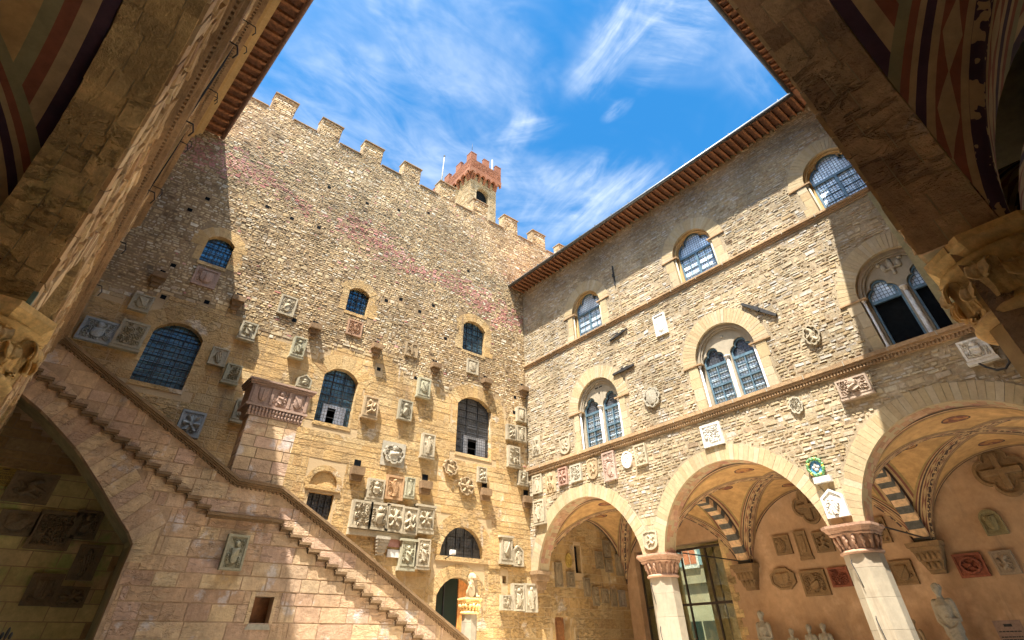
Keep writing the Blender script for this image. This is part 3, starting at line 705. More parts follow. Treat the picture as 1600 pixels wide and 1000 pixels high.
# ------------------------------------------------------------------ relief carving (height fields)
def relief(fr, a0, a1, b0, b1, c, motif, seed, amp=.06, nx=22, ny=28, mask=None):
    r = np.random.RandomState(seed)
    x = np.linspace(-1, 1, nx); y = np.linspace(-1, 1, ny); X, Y = np.meshgrid(x, y)
    asp = (b1 - b0) / (a1 - a0); Yy = Y * asp
    H = np.zeros_like(X)
    def sm(v, k=8): return 1 / (1 + np.exp(-np.clip(v * k, -30, 30)))
    def shield(cx, cy, w_, h_):
        xx = (X - cx) / w_; yy = (Y - cy) / h_
        d = np.where(yy > 0, np.maximum(np.abs(xx), yy), np.sqrt(np.abs(xx) ** 2.0 + np.abs(yy) ** 2.4))
        return 1 - d
    def curls(n, lo=0.15):
        h = np.zeros_like(X)
        for _ in range(n):
            cx, cy = r.uniform(-.85, .85), r.uniform(-.9, .9) ; ra = r.uniform(.10, .20); ph = r.uniform(0, 6.28); tw = r.choice([-1, 1])
            dx_, dy_ = X - cx, (Y - cy) * asp; d = np.hypot(dx_, dy_); th = np.arctan2(dy_, dx_)
            spiral = np.cos(th * tw + d / ra * 5.5 + ph)
            h = np.maximum(h, np.clip(spiral, 0, 1) * np.exp(-(d / (ra * 1.7)) ** 4) * r.uniform(.6, 1.0))
        return h
    if motif == 'none': H[:] = 0
    elif motif == 'curls': H = curls(30)
    elif motif == 'arms':
        H = curls(26) * .8
        s = shield(0, -.25, .46, .52); dome = np.clip(s, 0, 1) ** .4
        ch = .35 * np.clip(np.cos((X * r.uniform(-6, 6) + Y * r.uniform(4, 9))), 0, 1)
        H = np.where(s > -.06, np.where(s > .04, .5 + .25 * dome + ch * (s > .14), 0), H)
        hd = 1 - np.hypot(X / .25, (Y - .55) * asp / .3); H = np.maximum(H, np.where(hd > 0, .5 + .5 * np.sqrt(np.clip(hd, 0, 1)), 0))
    elif motif == 'shield':
        s = shield(0, 0, .62, .78); dome = np.clip(s, 0, 1) ** .5
        band = np.clip(1 - np.abs(X + Y * .8 * r.choice([-1, 0, 1])) / .14, 0, 1)
        H = np.where(s > 0, .45 + .4 * dome + .3 * (band > 0) * (s > .1), .0)
        H = np.maximum(H, .45 * curls(5) * (s < -.05))
    elif motif == 'rosette':
        d = np.hypot(X, Yy / asp); th = np.arctan2(Y, X)
        H = .5 + .45 * np.cos(th * 6) * np.clip(d * 1.6, 0, 1) ; H = np.where(d < .8 + .12 * np.cos(th * 8), np.clip(H, 0, 1), curls(8) * .4); H = np.maximum(H, np.where(d < .25, .9, 0))
    elif motif == 'figure':
        ax = .08 * np.sin(Y * 3 + r.uniform(0, 6)); wd = .34 + .12 * np.sin(Y * 2.5 + 1)
        bd = 1 - np.abs(X - ax) / wd
        H = np.where((bd > 0) & (Y < .5) & (Y > -.9), .45 + .4 * np.sqrt(np.clip(bd, 0, 1)) + .18 * np.sin(X * 26 + Y * 7), 0)
        hd = 1 - np.hypot((X - ax) / .2, (Y - .68) / .2); H = np.maximum(H, np.where(hd > 0, .6 + .4 * np.sqrt(np.clip(hd, 0, 1)), 0))
        H = np.maximum(H, .5 * curls(7) * (bd < -.1))
    elif motif == 'rampant':
        t = np.linspace(0, 1, 26); s1 = r.choice([-1, 1])
        pts = [(s1 * (-.35 + .7 * k + .2 * math.sin(6 * k)), -.55 + 1.15 * k, .24 - .10 * abs(k - .5)) for k in t]
        pts += [(s1 * (-.35 - .4 * k), -.55 - .2 * k + .5 * k * k, .1) for k in t[::2]] + [(s1 * (.1 + .55 * k), .05 - .25 * k, .11) for k in t[::2]] + [(s1 * (-.1 + .6 * k), -.4 - .35 * k, .11) for k in t[::2]] + [(s1 * (-.4 - .3 * k), .0 + .8 * k - .4 * k * k, .08) for k in t[::2]]
        for px, py, pr_ in pts:
            d = 1 - np.hypot(X - px, Y - py) / pr_; H = np.maximum(H, np.where(d > 0, .35 + .6 * np.sqrt(np.clip(d, 0, 1)), 0))
        H = np.maximum(H, .35 * curls(5))
    elif motif == 'fleur':
        for px, py, wx, wy in ((0, .1, .22, .8), (-.45, -.35, .22, .45), (.45, -.35, .22, .45), (-.25, .55, .2, .3), (.25, .55, .2, .3), (0, -.15, .6, .12)):
            d = 1 - np.hypot((X - px) / wx, (Y - py) / wy); H = np.maximum(H, np.where(d > 0, .35 + .6 * np.sqrt(np.clip(d, 0, 1)), 0))
    elif motif == 'balls':
        H[:] = .15
        for px, py in ((0, .62), (-.42, .3), (.42, .3), (-.36, -.22), (.36, -.22), (0, -.58)):
            d = 1 - np.hypot(X - px, Y - py) / .2; H = np.maximum(H, np.where(d > 0, .3 + .7 * np.sqrt(np.clip(d, 0, 1)), 0))
    elif motif == 'cross':
        H = np.where((np.abs(X) < .13) | (np.abs(Y) < .13), .9, .0)
    elif motif == 'wheel':
        d = np.hypot(X, Y); th = np.arctan2(Y, X); H = np.where(np.abs(d - .78) < .1, .9, 0); H = np.maximum(H, np.where((d < .78) & (np.abs(np.sin(4 * th)) * d < .09), .7, 0)); H = np.maximum(H, np.where(d < .16, 1, 0))
    H = H + .06 * r.rand(*H.shape)
    if mask is not None: H = np.where(mask(X, Y), H, 0)
    edge = (np.abs(X) > .999) | (np.abs(Y) > .999); H[edge] = 0
    mb = MB()
    vs = [fr.p(a0 + (X[j, i] + 1) / 2 * (a1 - a0), b0 + (Y[j, i] + 1) / 2 * (b1 - b0), c + amp * float(H[j, i])) for j in range(ny) for i in range(nx)]
    fs = []
    for j in range(ny - 1):
        for i in range(nx - 1):
            if mask is not None:
                xm = (X[j, i] + X[j, i + 1]) / 2; ym = (Y[j, i] + Y[j + 1, i]) / 2
                if not mask(xm, ym): continue
            fs.append((j * nx + i, j * nx + i + 1, (j + 1) * nx + i + 1, (j + 1) * nx + i))
    mb.add(vs, fs, 0, False)
    return mb

def lobes(ac, bc, ra, rb, k=4, n=64, depth=.16, ph=0.0):
    o = []
    for i in range(n):
        t = 2 * math.pi * i / n
        s = 1 - depth + depth * abs(math.cos(k * t + ph)) ** .6
        o.append((ac + ra * s * math.cos(t), bc + rb * s * math.sin(t)))
    return o

SEED = [11]
def plaque(fk, style, mt, motif, depth, a, b, w_, h_, label):
    depth *= 1.1 if fk == 'A' else 1
    fr = {'A': FA, 'S': FS, 'B': FB, 'K': FK}[fk]
    SEED[0] += 7; sd = SEED[0]
    nm = {'lobed': 'lobed_medallion', 'quatre': 'lobed_medallion', 'shield': 'carved_shield', 'oval': 'oval_shield', 'bracket': 'carved_bracket', 'flat': 'relief_panel', 'bare': 'carved_emblem'}.get(style, 'stone_relief')
    if motif == 'none': nm = 'plain_tablet'
    m = SM[mt]; base = -.01
    t = thing(nm, label, {'plain_tablet': 'tablet', 'carved_bracket': 'bracket'}.get(nm, 'relief'), fr.p(a, b - h_ / 2, 0), 'carved coats of arms and reliefs on the courtyard walls' if motif != 'none' else None)
    a0, a1, b0, b1 = a - w_ / 2, a + w_ / 2, b - h_ / 2, b + h_ / 2
    s = MB(); d = depth; rim = min(w_, h_) * .10
    amp = min(.11, max(.07, w_ * .15)) if style not in ('flat',) else .065
    big = 1.6 if style == 'quatre' else 1
    nx, ny = int(30 * big), int(38 * big)
    if style in ('rect', 'sill', 'hood', 'flat', 'niche', 'gable', 'arch'):
        if style == 'gable': ol = [(a0, b0), (a1, b0), (a1, b1 - w_ * .32), (a, b1), (a0, b1 - w_ * .32)]
        elif style == 'arch': ol = [(a0, b0), (a1, b0)] + arc(a, b1 - w_ / 2 * .8, w_ / 2, .0, math.pi, 14)
        else: ol = [(a0, b0), (a1, b0), (a1, b1), (a0, b1)]
        prism(s, fr, ol, base, d)
        if motif != 'none':
            q = [(a + (x - a) * (1 - 2 * rim / w_), b + (y - b) * (1 - 2 * rim / h_)) for x, y in ol]
            prism(s, fr, ol, d - .01, d + .035, holes=[q[::-1]], mi=0)
            ri0, ri1, rj0, rj1 = a0 + rim, a1 - rim, b0 + rim, b1 - rim
            if style == 'gable': rj1 = b1 - w_ * .34
            rl = relief(fr, ri0, ri1, rj0, rj1, d + .002, motif, sd, amp, nx, ny)
        if style == 'sill':
            fbox(s, fr, a0 - .03, a1 + .03, b0 - .09, b0 - .003, base, d + .02)
        if style == 'hood':
            fbox(s, fr, a0 - .08, a1 + .08, b1 + .003, b1 + .08, base, d + .06); fbox(s, fr, a0 - .05, a1 + .05, b0 - .14, b0 - .003, base, d + .02)
    elif style in ('lobed', 'quatre'):
        if style == 'quatre': ol = lobes(a, b, w_ * .56, h_ * .56, 2, 72, .30); inn = lobes(a, b, w_ * .48, h_ * .48, 2, 72, .30)
        else: ol = lobes(a, b, w_ / 2, h_ / 2); inn = lobes(a, b, w_ * .42, h_ * .42)
        if style == 'lobed' and mt == 'palegrey' and fk == 'A': prism(s, fr, [(a0 - .05, b0 - .08), (a1 + .05, b0 - .08), (a1 + .05, b1 + .08), (a0 - .05, b1 + .08)], base, .022)
        prism(s, fr, ol, base, d * .45)
        prism(s, fr, ol, d * .45 - .01, d + .02, holes=[inn[::-1]])
        k, dep = (2, .30) if style == 'quatre' else (4, .16)
        rl = relief(fr, a0, a1, b0, b1, d * .45 + .002, motif, sd, amp, nx, ny, mask=lambda X, Y: np.hypot(X, Y) < .82 * (1 - dep + dep * np.abs(np.cos(k * np.arctan2(Y, X))) ** .6))
    elif style == 'octagon':
        ol = [(a + w_ / 2 * math.cos(math.pi / 8 + i * math.pi / 4), b + h_ / 2 * math.sin(math.pi / 8 + i * math.pi / 4)) for i in range(8)]
        inn = [(a + (x - a) * .84, b + (y - b) * .84) for x, y in ol]
        prism(s, fr, ol, base, d); prism(s, fr, ol, d - .01, d + .05, holes=[inn[::-1]])
        rl = relief(fr, a0 + .14, a1 - .14, b0 + .14, b1 - .14, d + .002, motif, sd, amp)
    elif style in ('oval', 'shield'):
        if style == 'oval': ol = [(a + w_ / 2 * math.cos(2 * math.pi * i / 32), b + h_ / 2 * math.sin(2 * math.pi * i / 32)) for i in range(32)]
        else:
            ol = [(a0, b1 - h_ * .08), (a0 + w_ * .03, b - h_ * .1)] + [(a + w_ / 2 * math.cos(math.pi + math.pi * i / 12) * .96, b - h_ * .12 + h_ * .38 * math.sin(math.pi + math.pi * i / 12)) for i in range(1, 12)] + [(a1 - w_ * .03, b - h_ * .1), (a1, b1 - h_ * .08), (a + w_ * .2, b1), (a, b1 - h_ * .04), (a - w_ * .2, b1)]
        prism(s, fr, ol, base, d * .6)
        inn = [(a + (x - a) * .82, b + (y - b) * .84) for x, y in ol]
        prism(s, fr, ol, d * .6 - .01, d, holes=[inn[::-1]])
        rl = relief(fr, a - w_ * .34, a + w_ * .34, b - h_ * .34, b + h_ * .36, d * .6 + .002, motif if motif != 'shield' else 'rampant', sd, .04)
    elif style == 'bare':
        prism(s, fr, [(a0 + .02, b0), (a1 - .02, b0), (a1 - .02, b1), (a0 + .02, b1)], base, .02)
        rl = relief(fr, a0 + .03, a1 - .03, b0 + .02, b1 - .02, .021, motif, sd, .09)
    elif style == 'bracket':
        for k in range(6):
            f0 = k / 6; f1 = (k + 1) / 6; ww = w_ / 2 * (.35 + .65 * f1 ** .7); dd = d * (.25 + .9 * f1 ** .8)
            fbox(s, fr, a - ww, a + ww, b0 + h_ * f0 + .004, b0 + h_ * f1, base, dd)
        rl = MB()
        for k in range(3):
            for q in range(-2, 3):
                f = (k + .6) / 3.2
                blob(rl, fr.p(a + q * w_ * .17 * (.5 + .5 * f), b0 + h_ * f, d * (.3 + .75 * f)), (w_ * .1, w_ * .1, h_ * .13))
    obj('slab', s, m, t)
    if motif != 'none': obj('carving', rl, m, t)
    return t

# ------------------------------------------------------------------ capitals with curling leaves
def leaf(mb, base, up, outv, side, h, w_, curl, lean, nseg=20, mi=0):
    """one acanthus leaf: rises from base, bends outward and curls over; solid, ribbed, with scalloped edges"""
    rows = []
    for i in range(nseg + 1):
        t = i / nseg
        if t < .62: z = h * t / .62 * .86; o = lean * (t / .62) ** 2
        else:
            k = (t - .62) / .38; ang = k * math.pi * 1.15
            z = h * (.86 + .14 * math.sin(ang) - .04 * k); o = lean + curl * (1 - math.cos(ang)) / 2 * 1.0
            if k > .45: z -= h * .30 * (k - .45) / .55
        ww = w_ * (1 - .45 * t ** 2) * (1 + .10 * math.cos(t * 19)) * (.55 if i == nseg else 1)
        row = []
        for q in (-1, -.8, -.6, -.4, -.15, 0, .15, .4, .6, .8, 1):
            fo = (.16 * (1 - q * q) + .05 * math.cos(q * 12) + (.07 if q == 0 else 0)) * w_
            row.append(base + up * z + outv * (o + fo * (1 if t < .8 else -.5)) + side * (q * ww / 2))
        rows.append(row)
    vs = [tuple(v) for r_ in rows for v in r_] + [tuple(v - outv * .022 - up * .004) for r_ in rows for v in r_]
    m_ = 11; n0 = len(rows) * m_; fs = []
    for i in range(nseg):
        for q in range(m_ - 1):
            a = i * m_ + q; fs.append((a, a + 1, a + m_ + 1, a + m_)); fs.append((n0 + a, n0 + a + m_, n0 + a + m_ + 1, n0 + a + 1))
        for q in (0, m_ - 1):
            a = i * m_ + q; fs.append((a, a + m_, n0 + a + m_, n0 + a))
    a = nseg * m_
    for q in range(m_ - 1): fs.append((a + q, a + q + 1, n0 + a + q + 1, n0 + a + q))
    mb.add(vs, fs, mi, True)

def square_ring(mb, cx, cy, ux, uy, prof, mi=0, cut=.28):
    """abacus: chamfered-square rings, prof = [(half width, z)]"""
    n = 8; vs = []
    for r, z in prof:
        k = r * cut
        for x, y in ((r, -r + k), (r, r - k), (r - k, r), (-r + k, r), (-r, r - k), (-r, -r + k), (-r + k, -r), (r - k, -r)):
            vs.append((cx + x * ux.x + y * uy.x, cy + x * ux.y + y * uy.y, z))
    fs = [(i * n + k, i * n + (k + 1) % n, (i + 1) * n + (k + 1) % n, (i + 1) * n + k) for i in range(len(prof) - 1) for k in range(n)]
    fs += [tuple(range(n - 1, -1, -1)), tuple((len(prof) - 1) * n + k for k in range(n))]
    mb.add(vs, fs, mi)

def pillar(parent, cx, cy, ang, r, z_neck, z_top, ab, capmat, shaftmat, style='leaf', cut=.28):
    """octagonal pillar with a carved capital; ab = half width of the abacus"""
    ux = Vector((math.cos(ang), math.sin(ang), 0)); uy = Vector((-math.sin(ang), math.cos(ang), 0))
    s = MB()
    R8 = r / math.cos(math.pi / 8)
    lathe(s, cx, cy, [(R8 * 1.35, 0), (R8 * 1.35, .35), (R8 * 1.15, .42), (R8 * 1.15, .5), (R8, .58)], 8, 0, False, ang + math.pi / 8)
    z = .58
    while z < z_neck - .01:
        h = min(rng.uniform(.45, .75), z_neck - z)
        if z_neck - z - h < .2: h = z_neck - z
        lathe(s, cx, cy, [(R8 - .006, z), (R8, z + .006), (R8, z + h - .008), (R8 - .006, z + h - .002)], 8, 0, False, ang + math.pi / 8)
        z += h
    sh = obj('pillar', s, shaftmat, parent)
    H = z_top - z_neck; c = MB()
    lathe(c, cx, cy, [(R8, z_neck), (R8 + .05, z_neck + .01), (R8 + .07, z_neck + .045), (R8 + .04, z_neck + .08), (R8 - .02, z_neck + .10), (R8 - .03, z_neck + .2 * H), (R8, z_neck + .5 * H), (R8 + .06, z_neck + .68 * H), (R8 + .1, z_neck + .74 * H)], 24, 0, True)
    zb = z_neck + .64 * H
    square_ring(c, cx, cy, ux, uy, [(ab * .80, zb), (ab * .84, zb + .05 * H), (ab * .82, zb + .08 * H), (ab * .90, zb + .16 * H), (ab * .92, zb + .20 * H), (ab, zb + .27 * H), (ab, z_top)], 0, cut)
    cap = obj('capital', c, capmat, sh)
    lv = MB()
    for tier, (z0, hh, nn, ph, cu, wf) in enumerate(((z_neck + .09, .38 * H, 8, 0, .10, .80), (z_neck + .20 * H, .44 * H, 8, math.pi / 8, .15, .82))):
        for k in range(nn):
            t = ang + ph + 2 * math.pi * k / nn
            o = Vector((math.cos(t), math.sin(t), 0)); sd = Vector((-math.sin(t), math.cos(t), 0))
            rr = R8 * .94 + tier * .02
            if style == 'leaf': leaf(lv, Vector((cx, cy, z0)) + o * rr, Vector((0, 0, 1)), o, sd, hh, 2 * math.pi * rr / nn * wf, cu, .03)
            else:
                for q in (-.33, .33):
                    blob(lv, tuple(Vector((cx, cy, z0 + hh * .75)) + o * (rr + .07) + sd * (q * R8 * .6)), (.05, .05, hh * .28))
                    blob(lv, tuple(Vector((cx, cy, z0 + hh * .3)) + o * (rr + .02) + sd * (q * R8 * .6)), (.035, .035, hh * .34))
    obj('capital_leaves', lv, capmat, sh)
    return sh, ux, uy
# ================================================================== GROUND
g = MB(); g.add([(-400, -400, 0), (400, -400, 0), (400, 400, 0), (-400, 400, 0)], [(0, 1, 2, 3)])
GM, _t, _b = mat('paving')
_p = geo(_t, 'Position'); _br = _t.nodes.new('ShaderNodeTexBrick'); _t.links.new(_p, _br.inputs['Vector'])
_br.inputs['Scale'].default_value = 1.0; _br.inputs['Brick Width'].default_value = .9; _br.inputs['Row Height'].default_value = .45; _br.inputs['Mortar Size'].default_value = .008
_br.inputs['Color1'].default_value = (.66, .57, .45, 1); _br.inputs['Color2'].default_value = (.72, .64, .52, 1); _br.inputs['Mortar'].default_value = (.2, .16, .12, 1)
_t.links.new(mixc(_t, 1.0, _br.outputs['Color'], mrange(_t, noise(_t, _p, 1.5, 6), .3, .7, .75, 1.1), 'MULTIPLY'), _b.inputs['Base Color'])
tag(obj('ground', g, GM), kind='structure')

# ================================================================== BATTLEMENTED WALL
WALL = thing('battlemented_wall', 'tall rough stone wall with square battlements and lattice windows above the open staircase', 'wall', (8, 20.3, 0))
X0, X1, ZT, ZG = -10.0, 27.0, 24.45, 23.2
#      a0, a1, b0, spring, rise, kind
OPA = [(.50, 2.07, 8.50, 10.35, .42, 'D'), (6.75, 8.25, 8.50, 10.35, .42, 'E'), (13.42, 15.45, 8.50, 10.72, .48, 'F'),
       (.78, 1.78, 13.45, 14.55, .26, 'A'), (6.97, 8.0, 13.48, 14.55, .26, 'B'), (13.49, 14.94, 13.55, 15.0, .38, 'C'),
       (7.2, 8.16, 5.25, 6.06, 0, 'I'), (12.96, 15.15, 4.53, 4.56, 1.05, 'LUN'), (12.93, 14.88, .02, 3.25, .6, 'DOOR'),
       (16.16, 16.37, 3.76, 4.02, 0, 'HOLE'), (19.08, 20.0, .02, 2.35, .62, 'NICHE'), (20.62, 21.0, 4.35, 5.45, 0, 'SLIT')]
holesA = [opening(a0, a1, b0, bs, rs, 12) for a0, a1, b0, bs, rs, k in OPA]
bA = [(7.14, 8.2, 6.3, 6.34, .46)]          # blind arch, shallow
holes2 = [opening(*x, 10) for x in bA]
mw = MB()
prism(mw, FA, [(X0, 0.0), (X1, 0), (X1, ZG), (X0, ZG)], -.6, -.008, holes=[h[::-1] for h in holesA + holes2], mi=1, mi_side=2, back=True)
fbox(mw, FA, 7.10, 8.24, 6.2, 6.9, -.2, -.07, 2)
fbox(mw, FA, 16.1, 16.45, 3.7, 4.1, -.3, -.22, 1)
for pu in [(x, z) for x in (2.3, 5.2, 9.7, 12.4, 15.9, 17.2) for z in (11.0, 14.1, 16.9, 19.6)] + [(1.2, 16.2), (3.9, 18.2), (7.7, 15.9), (11.1, 19.2), (-.6, 13.6), (-.9, 15.6), (3.4, 9.05), (12.5, 11.6)]:
    pass
PUT = [(rng.uniform(-1, 17.4), rng.uniform(10.5, 22)) for _ in range(26)]
def okA(a, b):
    for a0, a1, b0, bs, rs, k in OPA:
        if k in ('HOLE', 'SLIT', 'I'): e, et, es = .05, .05, .05
        elif k == 'NICHE': e, et, es = .22, .3, 0
        else: e, et, es = .30, .36 + rs, .17
        if a0 - e < a < a1 + e and b0 - es < b < bs + et: return False
    if 7.0 < a < 8.34 and 6.15 < b < 7.0: return False
    if b < 8.9 and a < 2.1 and (b > 6.0 - a * .8 + .6 and False): return False
    if any(abs(a - x) < .10 and abs(b - z) < .09 for x, z in PUT): return False
    return True
def edge(a): return 11.55 + .35 * math.sin(a * .9) + .18 * math.sin(a * 2.7 + 1) - (3.2 * max(0, min(1, (a - 15.9) / 1.2)))
def PK(a, b):
    z0 = 18.75 - .135 * a + .25 * math.sin(a * 1.1)
    w_ = .95 + .4 * math.sin(a * .8 + 2)
    d = abs(b - z0) / w_
    return rng.random() < max(0, .80 - .8 * d) * (1 if (a < 4.2 or a > 5.6) else .15) or rng.random() < .012
okr = lambda a, b: okA(a, b) and b > edge(a)
oks = lambda a, b: okA(a, b) and b <= edge(a) + .0
masonry(mw, FA, -2.2, 17.85, 8.0, ZG, (.07, .13), (.09, .30), okr, (-.006, .014), .013, 0, jit=.32, wob=.3, pick=lambda a, b: 4 if PK(a, b) else 0, big=.06)
masonry(mw, FA, -2.2, 17.85, 5.6, 12.2, (.20, .38), (.30, 1.0), oks, (-.002, .006), .0035, 3, jit=.008)
masonry(mw, FA, -2.2, 24.2, 0.0, 5.6, (.28, .42), (.45, 1.0), lambda a, b: okA(a, b), (-.002, .005), .0035, 3, jit=.008, pick=lambda a, b: 5 if a < 2.4 else 3)
masonry(mw, FA, 17.85, 24.2, 5.6, 7.0, (.26, .34), (.4, .9), lambda a, b: okA(a, b), (-.002, .005), .0035, 3, jit=.008)
masonry(mw, FA, 17.85, 23.5, 17.5, ZG, (.09, .17), (.12, .38), okr, (-.004, .015), .016, 0, jit=.2)
# narrow dressed fragments in the ragged line between both kinds of masonry
masonry(mw, FA, -2.2, 17.8, 10.6, 12.4, (.12, .2), (.2, .5), lambda a, b: okA(a, b) and abs(b - edge(a) - .05) < .22, (.006, .016), .012, 0, jit=.1)
for a0, a1, b0, bs, rs, k in OPA:
    if k in ('HOLE', 'SLIT', 'I'): continue
    if k == 'LUN':
        vous(mw, FA, 14.055, 4.5, 1.10, 1.62, math.pi * .985, math.pi * .015, 11, -.3, .006, 3, .008)
        fbox(mw, FA, 12.75, 15.35, 4.36, 4.52, -.3, .05, 3); continue
    surround(mw, FA, a0, a1, b0, bs, rs, {'D': .62, 'E': .6, 'F': .62, 'NICHE': .25}.get(k, .42), 3, sill=(k not in ('DOOR', 'NICHE')), c1=.010, hr=(.26, .4) if k != 'NICHE' else (.4, .6), wide=(.26, .55) if k != 'NICHE' else (.15, .2))
vous(mw, FA, 7.67, 6.29, .54, .72, math.pi, 0, 9, -.06, .012, 3, .006)
fbox(mw, FA, 7.0, 8.34, 6.16, 6.27, -.1, .05, 3)
fbox(mw, FA, 15.4, 17.75, 4.24, 4.34, -.05, .045, 3)
for x, z in PUT:
    if okA(x + .2, z): fbox(mw, FA, x - .09, x + .09, z - .08, z + .08, -.02, -.003, 6)  # black faces paint the darkness of deep putlog holes
obj('masonry', mw, [RUB_A, MORT_A, ASH_A, ASH_A, RUB_P, MOSS_LIFT, BLACK], WALL)
k = 0
while .62 + 2.62 * k < 24:
    x = .62 + 2.62 * k; k += 1
    for xx in ([x, -2.0] if k == 1 else [x]):
        m_ = MB(); fbox(m_, FA, xx, xx + 1.2, ZG, ZT, -.58, -.02, 1)
        masonry(m_, FA, xx, xx + 1.2, ZG, ZT - .02, (.09, .15), (.16, .42), lambda a, b: True, (-.006, .02), .018, 0, jit=.18)
        fs_ = Fr(FA.p(xx, 0, -.58), (0, -1, 0), (-1, 0, 0))
        masonry(m_, fs_, .0, .56, ZG, ZT - .02, (.09, .15), (.16, .4), lambda a, b: True, (-.004, .015), .018, 0, jit=.15)
        fbox(m_, FA, xx - .05, xx + 1.25, ZT, ZT + .06, -.63, .07, 2)
        obj('merlon', m_, [RUB_A, MORT_A, MORT_D], WALL)
    m_ = MB(); fbox(m_, FA, x - 1.37, x - .05, ZG + .003, ZG + .06, -.63, .06, 0)
    obj('coping', m_, MORT_D, WALL)

def lattice(fr, a0, a1, b0, b1, c, na, nb, r=.016, top=None):
    m_ = MB()
    for i in range(1, na):
        a = a0 + (a1 - a0) * i / na; t_ = top(a) if top else b1
        fbox(m_, fr, a - r, a + r, b0, t_, c, c + .03)
    for j in range(1, nb):
        b = b0 + (b1 - b0) * j / nb
        if top:
            lo, hi = a0, a1
            while lo < hi and top(lo) < b: lo += .02
            while hi > lo and top(hi) < b: hi -= .02
            fbox(m_, fr, lo, hi, b - r * .8, b + r * .8, c + .004, c + .034)
        else: fbox(m_, fr, a0, a1, b - r * .8, b + r * .8, c + .004, c + .034)
    return m_
def arch_top(a0, a1, bs, rise):
    R, dc = seg_arch((a1 - a0) / 2, rise); ac = (a0 + a1) / 2
    return lambda a: bs + dc + math.sqrt(max(0, R * R - (a - ac) ** 2))
for a0, a1, b0, bs, rs, kd in OPA:
    if kd in 'ABCDEF' or kd in ('LUN', 'I'):
        dp = -.22 if kd != 'I' else -.14
        tp = arch_top(a0, a1, bs, rs) if rs > 0 else None
        na, nb = {'D': (3, 9), 'E': (3, 8), 'F': (3, 8), 'A': (4, 5), 'B': (4, 5), 'C': (4, 5), 'LUN': (5, 3), 'I': (4, 4)}[kd]
        wi = obj('window', lattice(FA, a0, a1, b0, bs + rs, dp, na, nb, .012 if kd in 'DEF' else .010, tp), IRON, WALL)
        pn = MB(); ol = opening(a0, a1, b0, bs, rs, 12); hl = []
        if kd == 'E': hl = [(7.25, 8.52, 7.6, 9.15)]
        if kd == 'F': hl = [(14.2, 8.52, 14.72, 9.25)]
        hs = [[(x0, y0), (x0, y1), (x1, y1), (x1, y0)] for x0, y0, x1, y1 in hl]
        if kd == 'E': ol = ol
        prism(pn, FA, ol, dp - .06, dp - .02, holes=hs)
        obj('pane', pn, {'D': GL_A, 'E': GL_A, 'A': GL_A, 'B': GL_A, 'C': GL_A, 'F': GL_D, 'LUN': GL_D, 'I': GL_D}[kd], wi)
        for x0, y0, x1, y1 in hl:
            cs = MB(); fbox(cs, FA, x0 - .22, x0 - .0, y0, y1 + .12, dp + .0, dp + .05); fbox(cs, FA, x1, x1 + .5 if kd == 'F' else x1 + .42, y0, y1 + .12, dp, dp + .05)
            fbox(cs, FA, x0, x1, y1, y1 + .12, dp, dp + .05)
            obj('casement', cs, SHIM, wi)
        if kd in ('LUN', 'B'):
            cr = MB(); cx_ = (a0 + a1) / 2; cz = b0 + (.5 if kd == 'LUN' else .75)
            fbox(cr, FA, cx_ - .025, cx_ + .025, cz - .22, cz + .22, dp + .035, dp + .06); fbox(cr, FA, cx_ - .16, cx_ + .16, cz + .02, cz + .07, dp + .061, dp + .075)
            obj('iron_cross', cr, IRON, wi)
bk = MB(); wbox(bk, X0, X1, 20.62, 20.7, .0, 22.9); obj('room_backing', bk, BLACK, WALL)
# stone corbels
for a, b in CORB:
    c_ = MB()
    lowrow = b < 8
    if lowrow:
        fbox(c_, FA, a - .26, a + .26, b - .15, b + .13, -.02, .26); hexa(c_, FA, [(a - .22, b - .34), (a + .22, b - .34), (a + .26, b - .153), (a - .26, b - .153)], -.02, .14)
        fbox(c_, FA, a - .14, a + .14, b + .132, b + .42, -.02, .012, 1)
    else:
        fbox(c_, FA, a - .24, a + .24, b - .02, b + .2, -.02, .30); hexa(c_, FA, [(a - .17, b - .2), (a + .17, b - .2), (a + .21, b - .023), (a - .21, b - .023)], -.02, .19)
        hexa(c_, FA, [(a - .13, b - .36), (a + .13, b - .36), (a + .16, b - .203), (a - .16, b - .203)], -.02, .12); fbox(c_, FA, a - .12, a + .12, b + .203, b + .42, -.02, .01, 1)
    obj('corbel', c_, [CORN_D, BLACK], WALL)  # black slot paints a dark notch above each corbel
# door in the wall: glass with an orange brown leaf
d_ = MB(); fbox(d_, FA, 12.95, 14.1, .02, 3.85, -.32, -.30); dr = obj('door', d_, GL_CLEAR, WALL)
d_ = MB(); fbox(d_, FA, 14.12, 14.86, .02, 3.85, -.34, -.26); fbox(d_, FA, 14.2, 14.78, .3, 1.6, -.259, -.245); fbox(d_, FA, 14.2, 14.78, 1.8, 3.1, -.259, -.245); obj('door_leaf', d_, plain('orange_door', (.50, .20, .05), .5), dr)
d_ = MB(); fbox(d_, FA, 13.42, 13.47, .02, 3.85, -.299, -.25); fbox(d_, FA, 12.95, 13.42, 2.2, 2.26, -.299, -.25); obj('door_frame', d_, IRON, dr)
d_ = MB(); fbox(d_, FA, 13.55, 13.78, 2.0, 2.16, -.298, -.29); obj('notice', d_, SM['white'], dr)
d_ = MB(); fbox(d_, FA, 19.1, 19.98, .02, 2.95, -.45, -.4); fbox(d_, FA, 19.2, 19.5, .02, 2.6, -.399, -.36); fbox(d_, FA, 19.53, 19.86, .02, 2.6, -.399, -.36); obj('door', d_, WOODD, WALL)
d_ = MB(); fbox(d_, FA, 20.62, 21.0, 4.35, 5.45, -.3, -.25); obj('slit_dark_sheet', d_, BLACK, WALL)  # black sheet in place of the darkness inside the slit window
